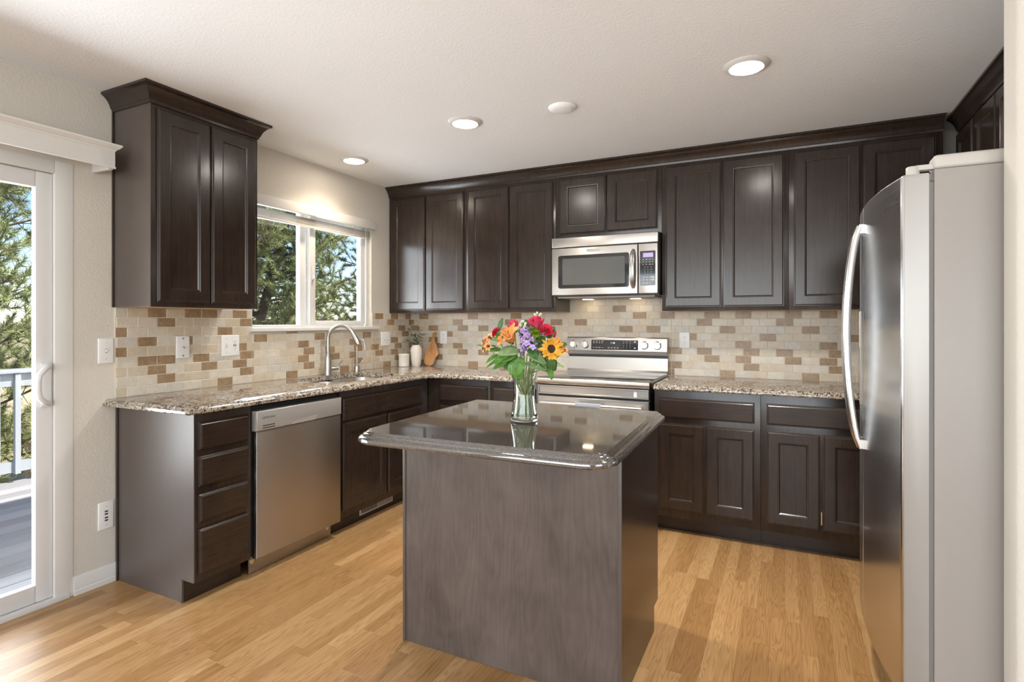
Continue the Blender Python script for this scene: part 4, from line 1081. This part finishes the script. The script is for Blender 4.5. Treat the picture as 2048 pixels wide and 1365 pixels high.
def carnation(lat, z, dep, k, R_, label, face, m_='red'):
    t, c = flower('carnation', label, 'carnation', lat, z, dep, k, 'red carnations in the glass vase'); a, b, n = basis(face); m = MB()
    for layer, (cnt, tilt_, rr) in enumerate(((11, .15, 1.0), (10, .5, .92), (9, .85, .8), (6, 1.2, .65))):
        for i in range(cnt):
            th = i / cnt * 6.283 + layer * .4 + rg.uniform(-.15, .15); rd = a * math.cos(th) + b * math.sin(th); sd = n.cross(rd)
            V = []; nu, nv = 4, 7
            for p in range(nu + 1):
                q = p / nu
                for s in range(nv + 1):
                    w_ = (s / nv * 2 - 1); el = tilt_ + .1 * w_
                    pos = c - n * R_ * .45 + (rd * math.cos(el) + n * math.sin(el)) * (R_ * rr * q * (1 - .12 * (s % 2))) + sd * (w_ * R_ * .36 * q ** .8) + n * (R_ * .10 * math.sin(s * 2.3 + i) * q)
                    V.append(pos)
            m.add(V, [(p * (nv + 1) + s, p * (nv + 1) + s + 1, (p + 1) * (nv + 1) + s + 1, (p + 1) * (nv + 1) + s) for p in range(nu) for s in range(nv)])
    m.build('bloom', m_, t, recalc=False, angle=30)
    m = MB(); m.tube([c - n * R_ * 1.1, c - n * R_ * .8, c - n * R_ * .35], [.004, .008, .009], 10); m.build('calyx', 'leaf', t)
carnation(.088, 1.275, -.01, 2, .032, 'ruffled red carnation right of the large pink rose', (.35, -.6, .8))
carnation(.112, 1.262, .01, 3, .026, 'ruffled red carnation at the upper right edge of the bouquet', (.9, -.3, .5))
carnation(-.118, 1.262, 0, 4, .029, 'ruffled red carnation at the far left of the bouquet', (-.8, -.4, .7))
def lily(name, label, cat, lat, z, dep, k, L, face, m_, group=None, wid=.36, open_=.95, t=None):
    if t is None: t, c = flower(name, label, cat, lat, z, dep, k, group)
    else: c = BQ(lat, z, dep)
    a, b, n = basis(face); m = MB()
    for i in range(6):
        th = i * 1.0472 + .3; rd = a * math.cos(th) + b * math.sin(th); sd = n.cross(rd); V = []; nu, nv = 9, 4; wq = wid * (1 if i % 2 else .8)
        for p in range(nu + 1):
            q = p / nu; el = 1.25 - (1.25 + .15) * q ** 1.1 * open_; 
            if p == 0: cur = c - n * L * .30
            else: cur = cur + (rd * math.cos(el) + n * math.sin(el)) * (L / nu)
            wd = L * wq * math.sin(math.pi * (.08 + .9 * q)) ** .8
            for s in range(nv + 1):
                e_ = s / nv * 2 - 1; V.append(cur + sd * (e_ * wd * .5) + n * (.12 * wd * e_ * e_ + (.02 * L * math.sin(p * 2.2) * abs(e_))))
        m.add(V, [(p * (nv + 1) + s, p * (nv + 1) + s + 1, (p + 1) * (nv + 1) + s + 1, (p + 1) * (nv + 1) + s) for p in range(nu) for s in range(nv)])
    o = m.build('bloom', m_, t, recalc=False, angle=70)
    m = MB()
    for i in range(5): th = i * 1.257; e = c + (a * math.cos(th) + b * math.sin(th)) * L * .14 + n * L * .35; m.tube([c - n * L * .2, e], [.0007, .0006], 5); m.tube([e - a * .003, e + a * .003], .0011, 5)
    m.build('stamens', 'seed', t)
    return t
lily('lily', 'large open orange lily left of the lilac flower spike', 'lily', -.055, 1.238, -.04, 5, .080, (-.35, -.62, .70), 'orange', None, .60, .80)
t = lily('peruvian_lily', 'cluster of small peach flowers at the far left of the bouquet', 'flower', -.150, 1.222, -.02, 6, .032, (-.8, -.6, .4), 'peach', 'peach lilies in the glass vase', .5, .7)
for la, zz, dd, fc in ((-.130, 1.236, -.03, (-.3, -.9, .5)), (-.152, 1.198, -.02, (-.7, -.6, -.2)), (-.135, 1.206, -.045, (-.2, -1, 0))): lily('', '', '', la, zz, dd, 6, .029, fc, 'peach', None, .5, .7, t)
t = lily('peruvian_lily', 'cluster of small peach flowers at the far right of the bouquet', 'flower', .150, 1.186, -.0, 7, .032, (.9, -.3, .2), 'peach', 'peach lilies in the glass vase', .45, .6)
for la, zz, dd, fc in ((.128, 1.218, .02, (.5, -.5, .6)), (.152, 1.200, .02, (.9, 0, .4))): lily('', '', '', la, zz, dd, 7, .028, fc, 'peach', None, .45, .6, t)
# sunflower
def sunflower():
    t, c = flower('sunflower', 'yellow sunflower with dark centre at the right of the bouquet', 'sunflower', .102, 1.196, -.045, 8); a, b, n = basis((.72, -.55, .10)); m = MB()
    for layer in range(2):
        for i in range(15):
            th = (i + layer * .5) / 15 * 6.283 + rg.uniform(-.1, .1); rd = a * math.cos(th) + b * math.sin(th)
            sd = n.cross(rd)
            leaf_patch(m, c + rd * .012 - n * .002 * layer, rd + sd * rg.uniform(-.3, .3) + n * rg.uniform(-.1, .9), n + sd * rg.uniform(-.5, .5), rg.uniform(.030, .046), rg.uniform(.013, .018), rg.uniform(-.4, .55), .14, 6, 3, .8, .0018)
    m.build('petals', 'yellow', t, recalc=False, angle=60)
    m = MB(); R = []
    for r, h in ((.017, -.004), (.0175, .002), (.014, .006), (.007, .0065), (.001, .005)): R.append([c + (a * math.cos(x) + b * math.sin(x)) * r + n * h for x in [i / 20 * 6.283 for i in range(20)]])
    m.rings(R); m.build('seed_head', 'seed', t)
    m = MB()
    for i in range(9): th = i * .7; leaf_patch(m, c - n * .006, (a * math.cos(th) + b * math.sin(th)) - n * .1, n, .032, .012, .2)
    m.build('sepals', 'leafdark', t, recalc=False)
sunflower()
# stock spikes
def stock(label, lat0, z0, d0, lat1, z1, d1, k, n0, budfrac):
    t, c = flower('stock_flower', label, 'flower', lat0, z0, d0, k); e = BQ(lat1, z1, d1); m = MB(); mb2 = MB()
    ax = (e - c).normalized(); a, b, _ = basis(ax)
    for i in range(n0):
        f = i / (n0 - 1); p = c.lerp(e, f); th = i * 2.4; rd = a * math.cos(th) + b * math.sin(th); rad_ = .030 * (1 - .75 * f)
        q = p + rd * rad_; nn = (rd + ax * .35).normalized(); u, v_, _ = basis(nn)
        if f > budfrac:
            for j in range(2): mb2.tube([q - nn * .004, q + nn * .003 + ax * .004 * j, q + nn * .008 + ax * .004 * j], [.002, .0042, .0012], 7)
            continue
        for j in range(5):
            ph = j * 1.257 + i; dd = u * math.cos(ph) + v_ * math.sin(ph); leaf_patch(m, q, dd + nn * .45, nn, .0155, .0135, .3, .1, 4, 3, .5, .0008)
        for j in range(3):
            ph = j * 2.1 + i; dd = u * math.cos(ph) + v_ * math.sin(ph); leaf_patch(m, q + nn * .002, dd + nn * 1.4, nn, .010, .009, .2, .1, 3, 2, .5)
    m.build('florets', 'lilac', t, recalc=False, angle=60)
    mb2.build('buds', 'bud', t, angle=60)
    m = MB(); m.tube([c, e], [.0022, .0012], 6); m.build('spike_axis', 'stem', t)
stock('lilac stock flower spike at the front centre of the bouquet', .022, 1.185, -.055, -.010, 1.298, -.02, 9, 30, .78)
stock('pale tipped stock flower spike behind the large pink rose', .045, 1.25, .045, .056, 1.332, .05, 10, 20, .35)
# green button mums
def button(lat, z, dep, k, R_, label):
    t, c = flower('button_mum', label, 'flower', lat, z, dep, k, 'green button flowers in the glass vase'); m = MB()
    for i in range(90):
        zz = 1 - 2 * (i + .5) / 110; th = i * 2.39996; s = math.sqrt(max(0, 1 - zz * zz)); dv = Vector((math.cos(th) * s, math.sin(th) * s, zz))
        leaf_patch(m, c + dv * R_ * .35, dv + Zv * .15, Zv if abs(zz) < .9 else Rv, R_ * .7, R_ * .42, .25, .2, 3, 2, .6)
    m.build('bloom', 'button', t, recalc=False, angle=60)
button(.044, 1.253, -.045, 11, .020, 'lime green button flower below the large pink rose')
button(.030, 1.266, -.035, 12, .016, 'smaller lime green button flower left of the other green one')
# greenery
def green(label, k, leaves, top, m_):
    t, c = flower('greenery_stem', label, 'foliage', *top, k, 'leafy stems in the glass vase')
    for (la, zz, dd, dl, dz, ddp, L, Wd, cu, mm) in leaves:
        m = MB(); base = BQ(la, zz, dd); dv = Rv * dl + Zv * dz + Fv * ddp
        leaf_patch(m, base, dv, (Zv - Fv * .9), L, Wd, cu, .10, 9, 4, .9)
        o = m.build('leaf', mm or m_, t, recalc=False, angle=60)
        md = o.modifiers.new('thickness', 'SOLIDIFY'); md.thickness = .0006
green('broad bright green leaves drooping over the front of the vase rim', 13, [(-.012, 1.165, -.05, -.35, -.9, -.15, .085, .058, .15, None), (-.03, 1.150, -.045, -.45, -.8, -.1, .062, .045, .25, None), (-.022, 1.148, -.06, .0, -1, -.1, .075, .046, .2, None), (.0, 1.13, -.05, -.5, -.5, 0, .06, .03, .2, 'leafpale')], (.0, 1.17, -.04), 'leaf')
green('pale green leaves spreading right in front of the vase rim', 14, [(.012, 1.18, -.055, .75, -.25, -.2, .085, .050, .3, None), (.0, 1.140, -.05, .9, -.15, -.1, .095, .034, .25, None), (.03, 1.185, -.05, .5, -.7, 0, .07, .042, .3, 'leaf')], (.01, 1.18, -.035), 'leafpale')
green('dark green leaves hanging below the sunflower', 15, [(.085, 1.165, -.03, .45, -.45, .0, .07, .055, .3, None), (.088, 1.155, -.02, .25, -.95, 0, .085, .030, .1, 'leaf'), (.10, 1.145, 0, .9, -.3, 0, .06, .018, .1, 'leaf'), (.055, 1.23, -.02, .1, -.9, -.2, .07, .045, .2, None), (.075, 1.20, -.01, .1, -1, -.1, .075, .05, .2, None)], (.07, 1.19, 0), 'leafdark')
green('slim green leaves reaching left under the peach flowers', 16, [(-.085, 1.19, -.02, -.85, .1, -.1, .075, .026, .2, None), (-.09, 1.175, -.02, -.75, -.25, -.2, .07, .024, .3, None), (-.11, 1.205, 0, -.95, -.05, 0, .078, .016, -.15, None), (-.10, 1.16, -.01, -.6, -.6, -.1, .065, .012, -.2, None), (-.06, 1.18, -.03, -.7, -.4, -.3, .075, .034, .2, None), (-.07, 1.225, 0, -.3, .5, -.3, .05, .03, .2, 'leafdark')], (-.07, 1.19, -.005), 'leaf')
green('grey green leaves behind the orange lily', 17, [(-.02, 1.19, -.06, -.8, .0, -.4, .090, .055, .2, None), (-.03, 1.185, -.045, -.7, -.35, -.2, .07, .05, .2, 'leaf'), (-.04, 1.215, -.01, -.5, .4, -.3, .06, .04, .2, 'leafdark'), (.01, 1.205, -.03, .6, .3, -.3, .06, .04, .2, 'leafdark')], (-.02, 1.2, -.02), 'leafpale')
green('dark green leaves filling between the roses and the sunflower', 18, [(.09, 1.235, 0, .3, .6, -.2, .055, .04, .2, None), (.125, 1.20, .01, .7, .3, -.2, .05, .032, .2, None), (.065, 1.245, 0, -.1, -.7, -.5, .06, .04, .2, None), (-.10, 1.262, -.01, .25, .9, -.1, .055, .02, .1, None), (.0, 1.25, .02, .1, .8, -.2, .06, .04, .2, None)], (.06, 1.23, .01), 'leafdark')

green('mid green leaves at the centre of the bouquet above the vase rim', 19, [(-.05, 1.19, -.04, -.6, -.3, -.5, .07, .045, .2, None), (.02, 1.20, -.05, .4, -.6, -.5, .06, .042, .2, 'leafdark'), (-.03, 1.17, -.02, -.6, -.6, -.2, .075, .045, .15, 'leafdark'), (.045, 1.165, -.03, .5, -.8, -.3, .065, .04, .2, None), (-.09, 1.225, -.02, -.5, .2, -.6, .05, .03, .2, None), (.06, 1.215, -.035, .2, .5, -.6, .05, .04, .2, 'leafdark'), (-.06, 1.15, -.02, -.8, -.35, -.1, .075, .030, .15, None), (.0, 1.235, -.02, -.3, .6, -.5, .05, .04, .2, 'leafdark')], (0, 1.19, -.01), 'leaf')
# ------------------------------------------------------------------ outdoors
g = MB(); g.box(-60, -.16, -60, 60, -1.75, -1.7); o = struct(g, 'ground', 'ground')
hb2 = MB(); nx = 40; V = []
for i in range(nx + 1):
    for j in range(7):
        y = -70 + 140 * i / nx; x = -38 - j * 9; z = -1.8 + (j ** 1.5) * .22 + .8 * math.sin(y * .13 + j) * (j > 0); V.append((x, y, z))
hb2.add(V, [(i * 7 + j, i * 7 + j + 1, (i + 1) * 7 + j + 1, (i + 1) * 7 + j) for i in range(nx) for j in range(6)])
o = struct(hb2, 'hills', 'hill', recalc=False)
dk = MB(); x = -2.86
k = 0
while x < -.145:
    dk.box(x, min(x + .137, -.141), -6.0, -.2, -.085, -.055); x += .145
struct(dk, 'deck_floor', 'deck')
sk = MB(); sk.box(-2.88, -2.865, -6, -.2, -.35, -.06); sk.box(-2.86, -.16, -6.0, -5.98, -.35, -.09); struct(sk, 'deck_skirt', 'rail')
def railing(label, F, u0, u1, n):
    t = thing('deck_railing', label, 'railing', F((u0 + u1) / 2, -.055, 0))
    m = MB(); fbox(m, F, u0, u1, .868, .900, -.07, .07); m.build('top_rail', 'rail', t, bevel=.003)
    m = MB(); fbox(m, F, u0, u1, .755, .866, -.02, .018); m.build('upper_rail', 'rail', t)
    m = MB(); fbox(m, F, u0, u1, .03, .12, -.02, .018); m.build('lower_rail', 'rail', t)
    step = .138; u = u0 + .06
    while u < u1 - .03:
        m = MB(); fbox(m, F, u, u + .038, .02, .862, .0185, .056); m.build('baluster', 'rail', t); u += step
    for u in (u0, (u0 + u1) / 2, u1 - .09):
        m = MB(); fbox(m, F, u, u + .09, -.05, .867, -.11, -.021); m.build('post', 'rail', t)
railing('white deck railing, shade in its colour, with square balusters seen through the patio door', fr('x+', -2.82), -5.95, -.25, 40)
# split rail fence in the yard
t = thing('rail_fence', 'weathered split rail fence in the yard beyond the deck', 'fence', (-9.5, 0, -1.7))
for y in (-6, -3.6, -1.2, 1.2, 3.6, 6.0):
    m = MB(); m.tube([(-9.5, y, -1.7), (-9.48, y, -.55)], .07, 8); m.build('post', 'fencewood', t)
for z in (-1.35, -.85):
    m = MB(); m.tube([(-9.5, -6.2, z), (-9.46, -2.4, z + .03), (-9.52, 1.2, z - .02), (-9.48, 6.2, z + .02)], .05, 8); m.build('rail', 'fencewood', t)

def pine(name_label, base, height, seed, crown_r, lo, tufts, nl=.15):
    rs = np.random.RandomState(seed); base = np.array(base, float)
    t = thing('pine_tree', name_label, 'tree', tuple(base), 'pine trees outside')
    nseg = 12; tr = [base + np.array([.25 * math.sin(i * .6 + seed), .25 * math.cos(i * .5 + seed), height * i / nseg]) for i in range(nseg + 1)]
    tr[0] = base.copy()
    m = MB(); m.tube(tr, [.12 * (1 - .85 * i / nseg) + .015 for i in range(nseg + 1)], 9); m.build('trunk', 'bark', t)
    br = MB(); tips = []
    nb = 120
    for i in range(nb):
        f = lo + (1 - lo) * (i + .5) / nb; k = min(nseg - 1, int(f * nseg)); a = f * nseg - k
        p0 = tr[k] * (1 - a) + tr[k + 1] * a; th = i * 2.4 + rs.uniform(-.4, .4)
        L = crown_r * (1.0 - .7 * ((f - lo) / (1 - lo)) ** 1.4) * rs.uniform(.7, 1.15); d_ = np.array([math.cos(th), math.sin(th), 0])
        P = [p0 + d_ * L * s + np.array([0, 0, L * (-.05 * s + .30 * s * s)]) + rs.normal(0, .035 * L * .5, 3) * (s > 0) for s in np.linspace(0, 1, 6)]
        br.tube([tuple(p) for p in P], [.024 * (1 - .8 * s) + .004 for s in np.linspace(0, 1, 6)], 5)
        for s in np.linspace(.18, 1, 11):
            kk = min(4, int(s * 5)); q = P[kk] * (1 - (s * 5 - kk)) + P[kk + 1] * (s * 5 - kk)
            for side in (-1, 1, 1.5):
                sd = np.array([-d_[1], d_[0], 0]) * side * rs.uniform(.3, 1) + d_ * rs.uniform(.2, .9) + np.array([0, 0, rs.uniform(-.2, .7)])
                if side == 1.5: sd = d_ * rs.uniform(.1, .7) + np.array([rs.uniform(-.3, .3), rs.uniform(-.3, .3), rs.choice((-.6, 1))])
                sd = sd / np.linalg.norm(sd)
                l2 = rs.uniform(.14, .48) * (1.2 - .5 * s); e = q + sd * l2
                br.tube([tuple(q), tuple(e)], [.007, .0035], 4, caps=False)
                tips.append((e, sd)); tips.append((q * .35 + e * .65, sd))
    br.build('branches', 'bark', t)
    # needle tufts: brushes of slim tapering needles
    n = min(tufts, len(tips)); idx = rs.permutation(len(tips))[:n]
    C_ = np.array([tips[i][0] for i in idx]); D_ = np.array([tips[i][1] for i in idx]); NN = 38
    dv = rs.normal(0, 1, (n, NN, 3)); dv /= np.linalg.norm(dv, axis=2, keepdims=True)
    dv = dv * .85 + D_[:, None, :] * .75 + np.array([0, 0, .25]); dv /= np.linalg.norm(dv, axis=2, keepdims=True)
    Ln = nl * rs.uniform(.65, 1.05, (n, NN, 1)); st = C_[:, None, :] + D_[:, None, :] * rs.uniform(-.08, .05, (n, NN, 1))
    side = np.cross(dv, rs.normal(0, 1, (n, NN, 3))); side /= np.linalg.norm(side, axis=2, keepdims=True) + 1e-9
    wv = .0055
    A = st - side * wv; Bb = st + side * wv; Cc = st + dv * Ln
    co = np.stack([A, Bb, Cc], 2).reshape(-1, 3) - base
    nf = n * NN; me = bpy.data.meshes.new('needles'); me.vertices.add(nf * 3); me.vertices.foreach_set('co', co.astype(np.float32).ravel())
    me.loops.add(nf * 3); me.loops.foreach_set('vertex_index', np.arange(nf * 3, dtype=np.int32)); me.polygons.add(nf)
    me.polygons.foreach_set('loop_start', np.arange(0, nf * 3, 3, dtype=np.int32)); me.update(calc_edges=True); me.validate()
    me.materials.append(M['needle']); o = bpy.data.objects.new('needles', me); COL.objects.link(o); o.parent = t
    return t
pine('sunlit pine behind the deck railing, filling the patio door glass', (-6.9, -1.3, -1.7), 7.5, 1, 2.7, .12, 8000, .14)
pine('pine with dark trunk seen in the left pane of the kitchen window', (-5.6, 3.3, -1.7), 7.5, 2, 2.0, .08, 8000, .12)
pine('dense pine seen in the right pane of the kitchen window', (-4.6, 6.6, -1.7), 8.0, 3, 2.4, .08, 8000, .12)
pine('farther pine glimpsed between the nearer pines', (-11.0, 5.5, -1.7), 8.5, 4, 2.6, .12, 3500)
pine('farthest pine standing beyond the yard fence', (-14.5, -1.0, -1.7), 9.0, 5, 3.0, .12, 3500)
